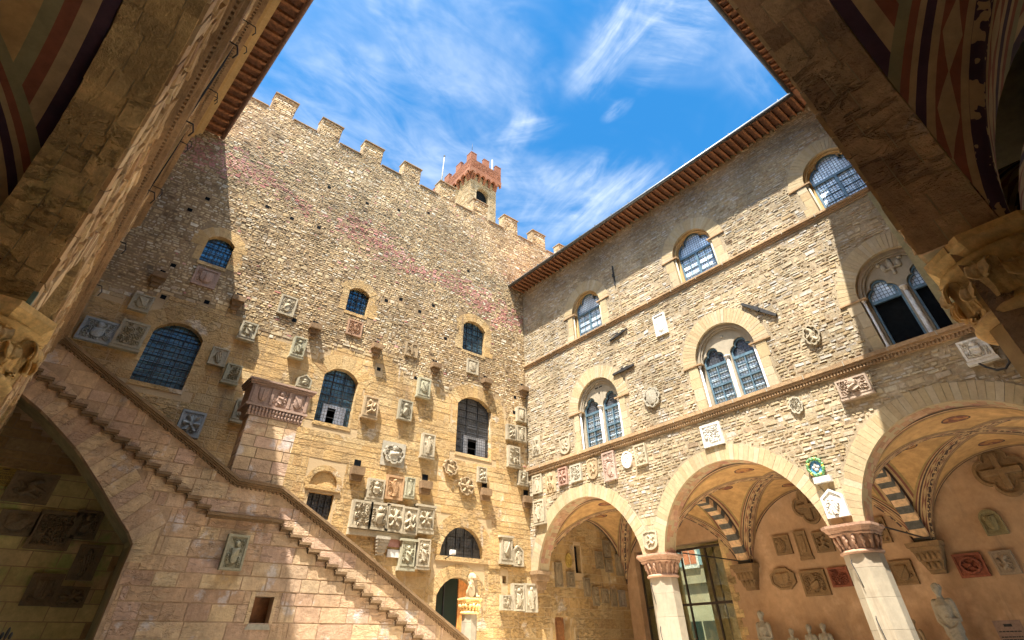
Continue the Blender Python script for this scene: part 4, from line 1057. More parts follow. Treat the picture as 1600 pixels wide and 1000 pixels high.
# broken relief scar / old arch trace
# ================================================================== STAIRCASE
ST = thing('open_staircase', 'rose stone open staircase with moulded parapet and stepped string course climbing left to the loggia', 'staircase', (5, 18.8, 0))
top = [(-1.9, 8.63), (2.79, 6.29), (4.15, 5.58), (5.46, 5.54), (8.31, 4.16), (12.7, 1.92)]
archc = [(-1.9, 6.90), (-1.56, 6.75), (-.95, 6.42), (-.28, 5.97), (.16, 5.66), (.55, 5.32), (.95, 4.97), (1.32, 4.62), (1.75, 4.22), (2.10, 3.92)]
sw = MB()
ol = archc + [(2.17, 3.78), (2.17, 0), (12.7, 0)] + top[::-1]
prism(sw, FS, ol, -.3, -.008, mi=1, back=True, holes=[[(5.52, 2.24), (5.52, 2.83), (6.04, 2.83), (6.04, 2.24)]])
def topz(a):
    for (x0, z0), (x1, z1) in zip(top[:-1], top[1:]):
        if x0 <= a <= x1: return z0 + (z1 - z0) * (a - x0) / (x1 - x0)
    return -1
def archz(a):
    pts = archc + [(2.17, 3.78)]
    for (x0, z0), (x1, z1) in zip(pts[:-1], pts[1:]):
        if x0 <= a <= x1: return z0 + (z1 - z0) * (a - x0) / (x1 - x0)
    return -1
def okS(a, b):
    if b > topz(a) - .12: return False
    if a < 2.17 and b < archz(a) + .80: return False
    if 2.17 <= a < 2.62 and 3.75 < b < 4.55 - (a - 2.17) * .5: return False
    if 5.45 < a < 6.1 and 2.3 < b < 2.9: return False
    return True
masonry(sw, FS, -1.9, 12.7, 0, 8.7, (.30, .44), (.45, 1.15), okS, (-.003, .008), .007, 0, jit=.012)
pts = archc + [(2.17, 3.78)]
# dressed arch stones along the curve
S_ = [0]
for p, q in zip(pts[:-1], pts[1:]): S_.append(S_[-1] + math.dist(p, q))
def along(s):
    for i in range(len(pts) - 1):
        if s <= S_[i + 1] + 1e-6:
            f = (s - S_[i]) / (S_[i + 1] - S_[i]); p, q = pts[i], pts[i + 1]
            d = (q[0] - p[0], q[1] - p[1]); l = math.hypot(*d)
            return (p[0] + d[0] * f, p[1] + d[1] * f)
def nrm(s):
    p = along(max(0, s - .5)); q = along(min(S_[-1], s + .5)); d = (q[0] - p[0], q[1] - p[1]); l = math.hypot(*d); return (-d[1] / l, d[0] / l)
ns = 16
for i in range(ns):
    s0 = S_[-1] * i / ns; s1 = S_[-1] * (i + 1) / ns - .012
    p, q = along(s0), along(s1); n0, n1 = nrm(s0), nrm(s1); hh = .74 + rng.uniform(-.02, .02)
    quad = [p, (p[0] + n0[0] * hh, p[1] + n0[1] * hh), (q[0] + n1[0] * hh, q[1] + n1[1] * hh), q]
    hexa(sw, FS, quad[::-1], -.28, .008 + rng.uniform(-.003, .003), 0, .003)
hexa(sw, FS, [(2.18, 3.40), (2.66, 3.40), (2.66, 4.2), (2.18, 3.86)], -.28, .008, 0, .003)
obj('masonry', sw, [ASH_S, MORT_S, MORT_D], ST)
# underside of the stair arch
so_ = MB(); pp = archc + [(2.17, 3.78), (2.17, 0)]
for (x0, z0), (x1, z1) in zip(pp[:-1], pp[1:]):
    so_.add([FS.p(x0, z0, -.29), FS.p(x1, z1, -.29), FS.p(x1, z1, -1.2), FS.p(x0, z0, -1.2)], [(0, 1, 2, 3)])
    so_.add([FS.p(x0, z0, -1.2), FS.p(x1, z1, -1.2), FS.p(x1 + .1, z1 + .35, -1.2), FS.p(x0 + .1, z0 + .35, -1.2)], [(0, 1, 2, 3)])
    so_.add([FS.p(x0 + .1, z0 + .35, -1.2), FS.p(x1 + .1, z1 + .35, -1.2), FS.p(x1 + .1, z1 + .35, -2.39), FS.p(x0 + .1, z0 + .35, -2.39)], [(0, 1, 2, 3)])
obj('arch_soffit', so_, OLIVE, ST)
# small deep window in the stair wall
wn = MB(); fbox(wn, FS, 5.40, 5.515, 2.24, 2.93, -.32, .012, 0); fbox(wn, FS, 6.045, 6.14, 2.24, 2.93, -.32, .012, 0); fbox(wn, FS, 5.52, 6.04, 2.835, 2.93, -.32, .011, 0); hexa(wn, FS, [(5.44, 2.12), (6.12, 2.12), (6.05, 2.238), (5.51, 2.238)], -.32, .02, 1)
wi = obj('window', wn, [ASH_S, SM['palegrey']], ST)
wn = MB(); fbox(wn, FS, 5.50, 6.06, 2.22, 2.85, -.42, -.36, 0); fbox(wn, FS, 5.50, 6.06, 2.60, 2.66, -.359, -.34, 0); obj('shutter', wn, WOODD, wi)
# stepped string course
sc_ = MB()
def stepped(x0, z0, x1, z1, n):
    dx_ = (x1 - x0) / n; dz_ = (z1 - z0) / n
    for i in range(n):
        xa, za = x0 + dx_ * i, z0 + dz_ * i
        fbox(sc_, FS, xa + .004, xa + dx_ + .05, za - .07, za, -.01, .10); fbox(sc_, FS, xa + .004, xa + dx_ + .02, za - .12, za - .073, -.01, .06)
        fbox(sc_, FS, xa + dx_ - .03, xa + dx_ + .05, za + dz_ + .003, za - .123, -.01, .085)
stepped(-1.8, 7.42, 3.62, 4.66, 17)
fbox(sc_, FS, 3.62, 5.40, 4.59, 4.66, -.01, .14); fbox(sc_, FS, 3.62, 5.38, 4.53, 4.587, -.01, .09)
stepped(5.40, 4.66, 10.9, 1.86, 17)
stepped(10.9, 1.86, 12.6, 1.0, 5)
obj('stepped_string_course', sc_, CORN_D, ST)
# parapet rail with dentils
rl_ = MB()
for (x0, z0), (x1, z1) in zip(top[:-1], top[1:]):
    for (o0, o1, cc) in ((0, .08, .13), (.083, .13, .095), (.133, .18, .06)):
        quad = [(x0, z0 - o1), (x1, z1 - o1), (x1, z1 - o0), (x0, z0 - o0)]
        hexa(rl_, FS, quad, -.42 if o0 == 0 else -.02, cc)
        if o0 == 0: rl_.add([FS.p(x0, z0, -.42), FS.p(x1, z1, -.42), FS.p(x1, z1 - o1, -.42), FS.p(x0, z0 - o1, -.42)], [(0, 1, 2, 3)])
    l = math.hypot(x1 - x0, z1 - z0); n = int(l / .13); s = (z1 - z0) / (x1 - x0)
    for i in range(n):
        xa = x0 + (x1 - x0) * (i + .2) / n; xb = xa + .06; za = z0 + s * (xa - x0); zb = z0 + s * (xb - x0)
        hexa(rl_, FS, [(xa, za - .23), (xb, zb - .23), (xb, zb - .183), (xa, za - .183)], -.02, .045)
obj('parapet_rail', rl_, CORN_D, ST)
# the steps behind the parapet
sp_ = MB()
for i in range(17):
    x = -1.8 + 5.42 * i / 17; z = 7.42 - 2.76 * i / 17
    wbox(sp_, x, x + .315, 17.92, 19.96, z - .5, z)
wbox(sp_, 3.62, 5.4, 17.92, 19.96, 4.2, 4.62)
for i in range(22):
    x = 5.4 + .32 * i; z = 4.62 - .165 * (i + 1)
    wbox(sp_, x, x + .317, 17.92, 19.96, max(0.01, z - .6), z)
obj('steps', sp_, ASH_S, ST)
# landing pier with carved frieze
GP = thing('landing_pier', 'tall square stone pier on the stair landing crowned by a frieze of three shields', 'pier', (4.7, 17.9, 5.0))
fp = Fr((0, 17.72, 0), (1, 0, 0), (0, -1, 0))
p_ = MB(); fbox(p_, fp, 3.92, 5.50, 4.7, 7.5, -.62, -.01, 1)
masonry(p_, fp, 3.90, 5.52, 5.2, 7.45, (.30, .42), (.45, .85), lambda a, b: True, (-.003, .004), .006, 0, jit=.01)
fl_ = Fr((3.9, 17.72, 0), (0, -1, 0), (-1, 0, 0)); masonry(p_, fl_, -.62, -.0, 5.2, 7.45, (.30, .42), (.35, .6), lambda a, b: True, (-.003, .004), .006, 0, jit=.01)
obj('shaft', p_, [ASH_S, MORT_D], GP)
p_ = MB()
fbox(p_, fp, 3.72, 5.66, 7.82, 8.42, -.8, .05); fbox(p_, fp, 3.68, 5.70, 7.74, 7.815, -.84, .085)
for (z0, z1, e) in ((8.423, 8.48, .08), (8.483, 8.54, .12), (8.543, 8.60, .16)): fbox(p_, fp, 3.72 - e, 5.66 + e, z0, z1, -.85, e + .0)
fbox(p_, fp, 3.80, 5.60, 7.46, 7.735, -.7, .02)
for i in range(4): 
    x = 3.78 + i * .583; fbox(p_, fp, x, x + .09, 7.85, 8.40, .05, .085)
fz = obj('frieze', p_, SM['pink'], GP)
for i in range(3):
    obj('carved_shield', relief(fp, 3.89 + i * .583, 4.34 + i * .583, 7.86, 8.39, .052, ['shield', 'arms', 'shield'][i], 90 + i, .06), SM['pink'], fz)
p_ = MB()
for i in range(17):
    blob(p_, fp.p(3.84 + i * .108, 7.66, .03), (.05, .05, .09)); blob(p_, fp.p(3.84 + i * .108, 7.54, .02), (.045, .04, .07))
obj('leaf_moulding', p_, SM['pink'], fz)

# ================================================================== ARCADE BUILDING (right)
AB = thing('arcade_building', 'sunlit cream rubble palace wing with round arches on octagonal pillars and twin windows', 'building', (21, 9, 0))
ZE = 18.6
ACB = [(-16.66, 2.95), (-9.88, 2.95), (-3.06, 2.95)]; ZC = 3.65
def arcade_outline(arcs, a0, a1, zb, zt):
    o = [(a0, zb)]
    for ac, r in arcs:
        t = math.asin((zb - ZC) / r)
        o += arc(ac, ZC, r, math.pi - t, t, 36)
    return o + [(a1, zb), (a1, zt), (a0, zt)]
UPW = [-15.03, -8.43, -2.2]
def upo(x): return opening(x - 1.0, x + 1.0, 13.82, 15.3, 1.0, 18)
def mido(x): return opening(x - 1.25, x + 1.25, 8.44, 10.15, 1.25, 22)
bw = MB()
ahl = [upo(x) for x in UPW] + [mido(x) for x in UPW]
prism(bw, FB, arcade_outline(ACB, -20.0, .4, 4.18, ZE + .3), -.65, -.008, holes=[h[::-1] for h in ahl], mi=1, mi_side=2, holec0=-.42)
def okB(a, b):
    for ac, r in ACB:
        if math.hypot(a - ac, b - ZC) < 3.46: return False
    for x in UPW:
        if abs(a - x) < 1.42 and 13.75 < b < 15.3: return False
        if math.hypot(a - x, b - 15.25) < 1.6 and b >= 15.2: return False
        if abs(a - x) < 1.62 and 8.4 < b < 10.2: return False
        if math.hypot(a - x, b - 10.15) < 1.84 and b >= 10.1: return False
    for q in (-13.29, -6.47, .35):
        if abs(a - q) < .52 and b < 5.35: return False
    if 13.56 < b < 13.8 or 8.08 < b < 8.42: return False
    return not any(abs(a - x) < .07 and abs(b - z) < .07 for x, z in PUTB)
PUTB = [(-rng.uniform(1, 19), rng.uniform(7, 18)) for _ in range(24)]
masonry(bw, FB, -20, .4, 4.2, ZE + .1, (.07, .125), (.11, .38), okB, (-.008, .017), .014, 0, jit=.26, wob=.2, big=.05)
masonry(bw, FB, -20, .4, 4.18, 5.4, (.26, .36), (.4, .95), lambda a, b: any(abs(a - q) <= .5 for q in (-13.29, -6.47, .35)) and all(math.hypot(a - ac, b - ZC) > 2.97 for ac, r in ACB) and all(math.hypot(a - ac, b - ZC) > 3.44 for ac, r in ACB), (-.002, .004), .006, 3, jit=.01)
for x in UPW:
    vous(bw, FB, x, 15.25, 1.0, 1.58, math.pi, 0, 31, -.25, .012, 4, .010, .02)
    vous(bw, FB, x, 10.15, 1.25, 1.82, math.pi, 0, 37, -.30, .014, 4, .010, .02)
    for b0, b1, w0, w1 in ((13.8, 15.2, 1.0, 1.40), (8.42, 10.12, 1.25, 1.60)):
        for s in (-1, 1):
            b = b0
            while b < b1 - .01:
                h = min(rng.uniform(.3, .5), b1 - b); h = b1 - b if b1 - b - h < .12 else h
                ww = rng.uniform(w1 - .08, w1 + .1); q0, q1 = (x - ww, x - w0) if s < 0 else (x + w0, x + ww)
                hexa(bw, FB, [(q0, b + .003), (q1, b + .003), (q1, b + h - .003), (q0, b + h - .003)], -.3, .012 + rng.uniform(-.003, .003), 4, .002); b += h
obj('masonry', bw, [RUB_B, MORT_B, VOUS, VOUS, VOUS], AB)
for ac, r in ACB:
    av = MB(); t = math.asin(.53 / r)
    vous(av, FB, ac, ZC, r, 3.44, math.pi - t, t, 50, -.09, .016, 0, .007, .03)
    soffit(av, FB, ac, ZC, r + .012, math.pi - t, t, 46, -.64, -.095, 1)
    obj('arch', av, [VOUS, SOF_W], AB)
def string_course(fr, a0, a1, ztop, h, dent, name, parent, m, cs=(.15, .11)):
    s = MB()
    fbox(s, fr, a0, a1, ztop - h * .35, ztop, -.02, cs[0]); fbox(s, fr, a0, a1, ztop - h * .62, ztop - h * .353, -.02, cs[1]); fbox(s, fr, a0, a1, ztop - h, ztop - h * .623, -.02, cs[1] * .45)
    if dent:
        a = a0
        while a < a1: fbox(s, fr, a, a + .05, ztop - h * .92, ztop - h * .625, cs[1] * .45, cs[1] * .8); a += .10
    # small iron hooks hold the moulding
    return obj(name, s, m, parent)
string_course(FB, -20, .4, 13.79, .21, False, 'string_course', AB, CORN, (.12, .08))
string_course(FB, -20, .4, 8.41, .33, True, 'string_course', AB, CORN)
for z, cc in ((13.79, .125), (8.41, .155)):
    hk = MB(); a = -19
    while a < 0: fbox(hk, FB, a, a + .025, z - .14, z + .012, cc, cc + .012); a += 1.3
    obj('gutter_hooks', hk, SM['palegrey'], AB)

def trefoil(ac, b0, bs, w_, h_):
    """cusped three-lobed head over a rectangular light"""
    o = [(ac - w_, b0), (ac + w_, b0), (ac + w_, bs)]
    o += arc(ac + w_ * .42, bs + h_ * .22, w_ * .58, -.35, 1.45, 7)[1:]
    o += arc(ac, bs + h_ * .58, w_ * .55, .05, math.pi - .05, 10)
    o += arc(ac - w_ * .42, bs + h_ * .22, w_ * .58, math.pi - 1.45, math.pi + .35, 7)[:-1]
    o += [(ac - w_, bs)]
    return o
def colonnette(mb, fr, a, c, z0, z1, r, mi=0):
    p = fr.p(a, 0, c)
    lathe(mb, p[0], p[1], [(r * 1.5, z0), (r * 1.5, z0 + .05), (r * 1.1, z0 + .09), (r, z0 + .12), (r * .93, z1 - .16)], 12, mi)
    lathe(mb, p[0], p[1], [(r * .93, z1 - .158), (r * 1.15, z1 - .15), (r * 1.0, z1 - .12), (r * 1.5, z1 - .04), (r * 1.7, z1 - .035), (r * 1.7, z1)], 12, mi)
for i, x in enumerate(UPW):
    # upper window: one light with a three-lobed head
    tr = MB(); ho = trefoil(x, 13.82, 15.22, .84, .95)
    prism(tr, FB, opening(x - .998, x + .998, 13.82, 15.3, .998, 18), -.34, -.20, holes=[ho[::-1]])
    for r0, r1, cc in ((.90, .99, -.12),): vous(tr, FB, x, 15.27, r0, r1, math.pi, 0, 14, -.2, cc, 0, .002)
    a = 0
    wi = obj('window', tr, VOUS_O, AB)
    dn = MB()
    for q in range(30):
        t = math.pi * (q + .5) / 30; px, pz = x + .90 * math.cos(t), 15.27 + .90 * math.sin(t)
        fbox(dn, FB, px - .022, px + .022, pz - .022, pz + .022, -.2, -.155)
    obj('dentils', dn, VOUS_O, wi)
    for s in (-1, 1):
        cm = MB(); colonnette(cm, FB, x + s * .93, -.06, 13.8, 15.205, .04); obj('colonnette', cm, SM['pale'], wi)
        cm = MB(); fbox(cm, FB, x + s * 1.22 - .42, x + s * 1.22 + .42, 15.21, 15.27, -.18, .05); obj('impost', cm, CORN, wi)
    fm = MB(); prism(fm, FB, trefoil(x, 13.83, 15.22, .83, .94), -.32, -.27, holes=[trefoil(x, 13.90, 15.22, .76, .88)[::-1]])
    fbox(fm, FB, x - .8, x + .8, 15.14, 15.24, -.318, -.25); fbox(fm, FB, x - .05, x + .05, 13.9, 15.14, -.318, -.255)
    for q in (-.42, .42): fbox(fm, FB, x + q - .012, x + q + .012, 13.9, 15.14, -.315, -.285)
    for q in (14.2, 14.52, 14.83): fbox(fm, FB, x - .76, x + .76, q - .01, q + .01, -.314, -.287)
    obj('frame', fm, FRAME, wi)
    pn = MB(); prism(pn, FB, trefoil(x, 13.84, 15.22, .82, .93), -.36, -.325); obj('pane', pn, GL_B, wi)
    # twin window
    tr = MB()
    h1 = trefoil(x - .60, 8.44, 10.02, .47, .72); h2 = trefoil(x + .60, 8.44, 10.02, .47, .72)
    prism(tr, FB, opening(x - 1.248, x + 1.248, 8.44, 10.15, 1.248, 22), -.36, -.22, holes=[h1[::-1], h2[::-1]])
    vous(tr, FB, x, 10.15, 1.12, 1.24, math.pi, 0, 18, -.21, -.10, 0, .002); vous(tr, FB, x, 10.15, 1.05, 1.118, math.pi, 0, 18, -.21, -.15, 0, .002)
    wi = obj('window', tr, SHAFT, AB)
    cv = MB()
    if i == 2:
        for px, py, wx, wy in ((0, 0, .06, .22), (-.13, -.02, .06, .12), (.13, -.02, .06, .12), (-.19, .1, .06, .05), (.19, .1, .06, .05), (0, -.08, .2, .03), (0, -.2, .05, .05)):
            blob(cv, FB.p(x + px * 1.7, 10.95 + py * 1.4, -.215), (.06, wx * 1.4, wy * 1.3))
    elif i == 0:
        for q in (-.13, .13): fbox(cv, FB, x + q - .09, x + q + .09, 11.0, 11.05, -.3, -.212, 1)
        fbox(cv, FB, x - .04, x + .04, 10.72, 10.8, -.3, -.212, 1)
    else: blob(cv, FB.p(x, 10.95, -.21), (.03, .06, .06))
    obj('tympanum_carving', cv, [SM['palegrey'], BLACK], wi)
    cm = MB(); colonnette(cm, FB, x, -.15, 8.42, 10.12, .07); obj('colonnette', cm, MARB, wi)
    for s in (-1, 1):
        cm = MB(); colonnette(cm, FB, x + s * 1.17, -.06, 8.42, 10.095, .042); obj('colonnette', cm, MARB, wi)
        cm = MB(); fbox(cm, FB, x + s * 1.45 - .42, x + s * 1.45 + .42, 10.10, 10.15, -.2, .05); obj('impost', cm, CORN, wi)
    fm = MB(); gl = MB()
    for s in (-1, 1):
        xc_ = x + s * .60
        prism(fm, FB, trefoil(xc_, 8.45, 10.02, .46, .71), -.35, -.28, holes=[trefoil(xc_, 8.52, 10.02, .40, .65)[::-1]])
        fbox(fm, FB, xc_ - .44, xc_ + .44, 9.93, 10.03, -.345, -.26)
        if i < 2:
            fbox(fm, FB, xc_ - .02, xc_ + .02, 8.52, 9.93, -.345, -.27); fbox(fm, FB, xc_ - .4, xc_ + .4, 9.18, 9.24, -.344, -.265)
            for q in (8.75, 8.97, 9.45, 9.68): fbox(fm, FB, xc_ - .4, xc_ + .4, q, q + .012, -.343, -.29)
        else:
            fbox(fm, FB, xc_ + .3, xc_ + .36, 10.03, 10.3, -.343, -.28)
        prism(gl, FB, [(xc_ - .45, 8.46), (xc_ + .45, 8.46), (xc_ + .45, 9.94), (xc_ - .45, 9.94)], -.39, -.352, mi=(0 if i < 2 else 1)); prism(gl, FB, trefoil(xc_, 9.96, 10.02, .45, .70), -.39, -.352, mi=(2 if i < 2 else 0))
    obj('frame', fm, FRAME, wi); obj('pane', gl, [GL_B, BLACK, GL_D], wi)
# smooth pilaster at the near end, between the two string courses
pl = MB(); fbox(pl, FB, -1.63, .3, 8.43, 13.56, .02, .10); obj('pilaster', pl, OLIVE, AB)

# the arcade walk behind the arches
bk = MB()
fk = FK
prism(bk, fk, [(-20.0, 0), (-19.3, 0), (-19.3, 5.35), (-14.4, 5.35), (-14.4, 0), (.4, 0), (.4, 6.7), (-20, 6.7)], -.5, 0, mi=0)
obj('back_wall', bk, PLAST, AB)
qn = MB(); z = 0
while z < 5.3:
    h = .28; l = .38 if int(z / .28) % 2 else .22
    hexa(qn, FK, [(-14.4, z + .003), (-14.4 + l, z + .003), (-14.4 + l, z + h - .003), (-14.4, z + h - .003)], -.45, .012, 0, .002); z += h
obj('quoins', qn, SOF, AB)
for a0, a1 in ((-19.95, -13.53), (-13.05, -6.71), (-6.23, .1)):
    obj('vault', vault(FB, a0, a1, -.66, -6.35), VL_WARM, AB)
for yy in (13.29, 6.47):
    fx = Fr((0, yy - .24, 0), (1, 0, 0), (0, -1, 0)); tv = MB()
    vous(tv, fx, 21.32, 3.65, 2.66, 2.95, math.pi, 0, 33, -.48, 0, 0, .004, alt=(0, 1))
    obj('striped_arch', tv, [ZEB_D, ZEB_L], AB)
    cb_ = MB(); fy = Fr((24.2, yy, 0), (0, -1, 0), (-1, 0, 0))
    for (z0, z1, w0, w1, c) in ((4.12, 4.25, .50, .52, .60), (4.0, 4.117, .42, .46, .52), (3.72, 3.997, .34, .42, .44), (3.48, 3.717, .24, .34, .32), (3.38, 3.477, .22, .24, .24)):
        hexa(cb_, fy, [(-w0, z0), (w0, z0), (w1, z1), (-w1, z1)], -.02, c)
    for q in range(-2, 3): blob(cb_, fy.p(q * .16, 3.85, .42), (.08, .07, .13)); 
    for q in range(-1, 2): blob(cb_, fy.p(q * .17, 3.6, .32), (.07, .07, .11))
    obj('wall_corbel', cb_, SM['brown'], AB)
cb_ = MB(); fy = Fr((18.12, 20, 0), (1, 0, 0), (0, -1, 0))
for (z0, z1, w0, w1, c) in ((4.12, 4.25, .42, .44, .5), (3.9, 4.117, .34, .4, .42), (3.6, 3.897, .24, .34, .30), (3.5, 3.597, .22, .24, .2)): hexa(cb_, fy, [(-w0, z0), (w0, z0), (w1, z1), (-w1, z1)], -.02, c)
obj('wall_corbel', cb_, CORN, AB)
for yy in (13.29, 6.47, -.35):
    sh, ux, uy = pillar(AB, 18.125, yy, 0.0, .46, 3.50, 4.18, .68, CAPB, SHAFT, 'berries')
    hk = MB()
    for (dy_, z0, z1) in ((.18, 3.3, 2.75), (.1, 2.1, 1.2)):
        x_ = 18.125 - .475; tube(hk, [(x_ - .0, yy + dy_, z0 + .06), (x_ - .05, yy + dy_, z0), (x_ - .05, yy + dy_ - .05, (z0 + z1) / 2), (x_ - .03, yy + dy_ - .07, z1)], .012, 6)
    obj('iron_hooks', hk, IRON, sh)
tr_ = MB(); tube(tr_, [(18.5, 13.0, 4.3), (24.1, 13.0, 4.3)], .022, 6); tube(tr_, [(18.5, 6.2, 4.3), (24.1, 6.2, 4.3)], .022, 6); obj('tie_rods', tr_, IRON, AB)
# body above, so that no daylight leaks in; roof
bd = MB(); wbox(bd, 24.75, 24.85, -1.5, 19.9, 7.0, ZE + .3); wbox(bd, 18.3, 24.8, -1.5, 19.9, 7.05, 7.2); obj('upper_walls', bd, PLAST, AB)
rf = MB(); rf.add([(16.62, -1.5, ZE + .16), (16.62, 19.98, ZE + .16), (21.3, 19.98, ZE + 1.5), (21.3, -1.5, ZE + 1.5), (25.9, -1.5, ZE + .16), (25.9, 19.98, ZE + .16)], [(0, 1, 2, 3), (3, 2, 5, 4)])
obj('roof', rf, TILE, AB)

def eaves(fr, a0, a1, z, c0, c1, step, parent, gutm, width=.10, h=.15, drop=.0):
    b_ = MB()
    fbox(b_, fr, a0, a1, z + h + .003, z + h + .03, c0 - .3, c1 + .02, 0)
    fbox(b_, fr, a0, a1, z + h * .2, z + h + .0, c0 - .3, c0 - .05, 1)
    fbox(b_, fr, a0, a1, z + h * .45, z + h + .0, c1 - .03, c1 + .0, 0)
    obj('eave_boards', b_, [BOARD, VOUS_O], parent)
    r_ = MB(); fo = Fr((0, 0, 0), fr.R, fr.N)
    # rafter with a carved foot: profile in (c, z), width along a
    prof = [(c0 - .05, 0), (c1 - .30, 0), (c1 - .24, .025), (c1 - .18, .01), (c1 - .08, .05), (c1 - .035, .07), (c1 - .035, h - .0), (c0 - .05, h - .0)]
    n = len(prof)
    vs = [fo.p(s_ * width / 2, z_, c_) for s_ in (-1, 1) for c_, z_ in prof]
    r_.add(vs, [tuple(range(n)), tuple(range(2 * n - 1, n - 1, -1))] + [(i, n + i, n + (i + 1) % n, (i + 1) % n) for i in range(n)], 0)
    first = None; a = a0 + step * .5; i = 0
    while a < a1 and i < 100:
        if first is None: first = obj('rafter', r_, WOOD, parent); o_ = first
        else: o_ = first.copy(); C.objects.link(o_)
        o_.location = Vector(fr.p(a, z, 0)) - parent.location
        a += step; i += 1
    g_ = MB(); tube(g_, [fr.p(a0, z + .13, c1 + .08), fr.p(a1, z + .13, c1 + .08)], .09, 10)
    a = a0 + .4
    while a < a1: fbox(g_, fr, a, a + .03, z + .11, z + .26, c1 - .01, c1 + .16); a += 1.15
    obj('gutter', g_, gutm, parent)
# first rafter mesh was built around the origin, so shift its parent offset back
def eaves_fix(): pass
_obj = obj
def obj(name, mb, mats, parent=None, smooth=None):
    if name == 'rafter':
        o = _obj(name, mb, mats, None, smooth); o.parent = parent; return o
    return _obj(name, mb, mats, parent, smooth)
eaves(FB, -19.99, -1.75, ZE, 0.0, 1.03, .315, AB, GUT, .085)

# ================================================================== LOGGIA BUILDINGS (left, and near right)
def loggia(name, label, fr, arcs, a0, a1, zt, sof, vm, wallm, vaults, loc, rub):
    t = thing(name, label, 'building', loc)
    b_ = MB()
    prism(b_, fr, arcade_outline(arcs, a0, a1, 4.25, zt), -.62, -.03, mi=1, mi_side=1, back=True)
    def ok(a, b):
        for ac, r in arcs:
            if math.hypot(a - ac, b - ZC) < r + .42: return False
        return True
    masonry(b_, fr, a0, a1, 4.3, zt, (.12, .24) , (.25, .7), ok, (-.02, .035), .015, 0, jit=.15)
    obj('masonry', b_, [rub, LIME], t)
    for ac, r in arcs:
        s_ = MB(); th = math.asin(.60 / r)
        soffit(s_, fr, ac, ZC, r, math.pi - th, th, 34, -.62, -.02, 0)
        vous(s_, fr, ac, ZC, r + .02, r + .42, math.pi - th, th, 30, -.05, .012, 1, .012, .03, .012)
        th2 = -.05
        obj('arch', s_, [sof, rub], t)
    for (v0, v1) in vaults: obj('vault', vault(fr, v0, v1, -.63, -6.6), vm, t)
    w_ = MB(); fbox(w_, fr, a0 - 1, a1, 0, 7.2, -7.1, -6.62); obj('back_wall', w_, wallm, t)
    return t
LL = loggia('loggia_building', 'shaded left palace wing seen edge on, with a leafy capital and long rafter eaves', FL, [(3.5, 2.95), (10.3, 2.95), (16.9, 2.75)], -.35, 19.9, 19.5, SOF, VL_DARK, PLAST_D, [(.4, 6.6), (7.2, 13.4), (14.0, 19.9)], (-4.5, 9, 0), RUB_L)
LR = loggia('loggia_building', 'near right palace wing whose deep umber arch underside crosses the upper right of the photo', FR, [(-9.10, 2.95), (-2.25, 2.95)], -17.6, .75, ZE + .1, SOF_R, VL_DARK, PLAST_D, [(-12.2, -6.1), (-5.2, .7)], (8, -3.5, 0), RUB_L)
# pillars between the arches
for k, (bld, fr, a, cap) in enumerate(((LL, FL, 6.8, -.26), (LL, FL, 13.6, -.31), (LR, FR, -5.62, -.52), (LR, FR, -12.6, -.31))):
    p = fr.p(a, 0, cap); ang = math.atan2(fr.R.y, fr.R.x)
    pillar(bld, p[0], p[1], ang, .42, 3.56, 4.25, .55, CAPM, VOUS_O, 'leaf', cut=.60)
cp = MB(); fbox(cp, FR, -6.12, -5.19, 0, 4.27, -.62, -.20); fbox(cp, FR, -6.14, -5.17, 4.18, 4.26, -.64, -.19); obj('pier', cp, SOF_R, LR)
cp = MB(); fbox(cp, FL, -.6, .5, 0, 4.27, -.62, -.02); obj('corner_pier', cp, VOUS_O, LL)
# string courses and mouldings that stand out of the left wing's front
for zt_, h, c_, dn in ((8.5, .34, .20, True), (7.95, .10, .09, False), (9.6, .12, .16, False), (13.8, .3, .24, True), (16.4, .14, .14, False)):
    string_course(FL, .2, 19.6, zt_, h, dn, 'string_course', LL, CORN, (c_, c_ * .7))
cv = MB()
for (z0, z1, c) in ((18.9, 19.05, .12), (19.053, 19.25, .20), (19.253, 19.45, .30), (19.453, 19.66, .40)): fbox(cv, FL, -.3, 19.9, z0, z1, -.02, c)
obj('cornice', cv, VOUS_O, LL)
for a in (2.2, 4.1, 5.9, 8.0, 10.4, 12.7, 15.1):
    for z in (8.9, 12.4, 14.6):
        hk = MB(); tube(hk, [FL.p(a, z, 0), FL.p(a, z, .3), FL.p(a + .05, z - .12, .36), FL.p(a + .05, z - .25, .33)], .014, 6); obj('iron_hook', hk, IRON, LL)
for a in (5.6, 9.4, 13.0):
    wv = MB(); fbox(wv, FL, a - .5, a + .5, 10.2, 12.9, .036, .10, 0); wi = obj('window', wv, VOUS_O, LL)
    wv = MB(); fbox(wv, FL, a - .36, a + .36, 10.3, 12.7, .101, .11, 0); obj('pane', wv, BLACK, wi)
eaves(FL, -.5, 19.93, 19.67, .40, 1.10, .50, LL, GUTR, .13, .16)
eaves(FR, -16.55, .4, ZE, .0, 1.0, .315, LR, GUT, .085)
for (bld, fr, a0, a1, z, c1) in ((LL, FL, -8, 19.95, 19.86, 1.15), (LR, FR, -17.8, 8.5, ZE + .19, 1.05)):
    r_ = MB(); r_.add([fr.p(a0, z, c1), fr.p(a1, z, c1), fr.p(a1, z + 1.5, -3.5), fr.p(a0, z + 1.5, -3.5), fr.p(a1, z, -7.8), fr.p(a0, z, -7.8)], [(0, 1, 2, 3), (3, 2, 4, 5)])
    obj('roof', r_, TILE, bld)
    w_ = MB(); fbox(w_, fr, a0, a1, 7.21, z - .05, -7.1, -6.7); fbox(w_, fr, a0, a1, 7.0, 7.15, -6.95, -.7); obj('upper_walls', w_, PLAST_D, bld)
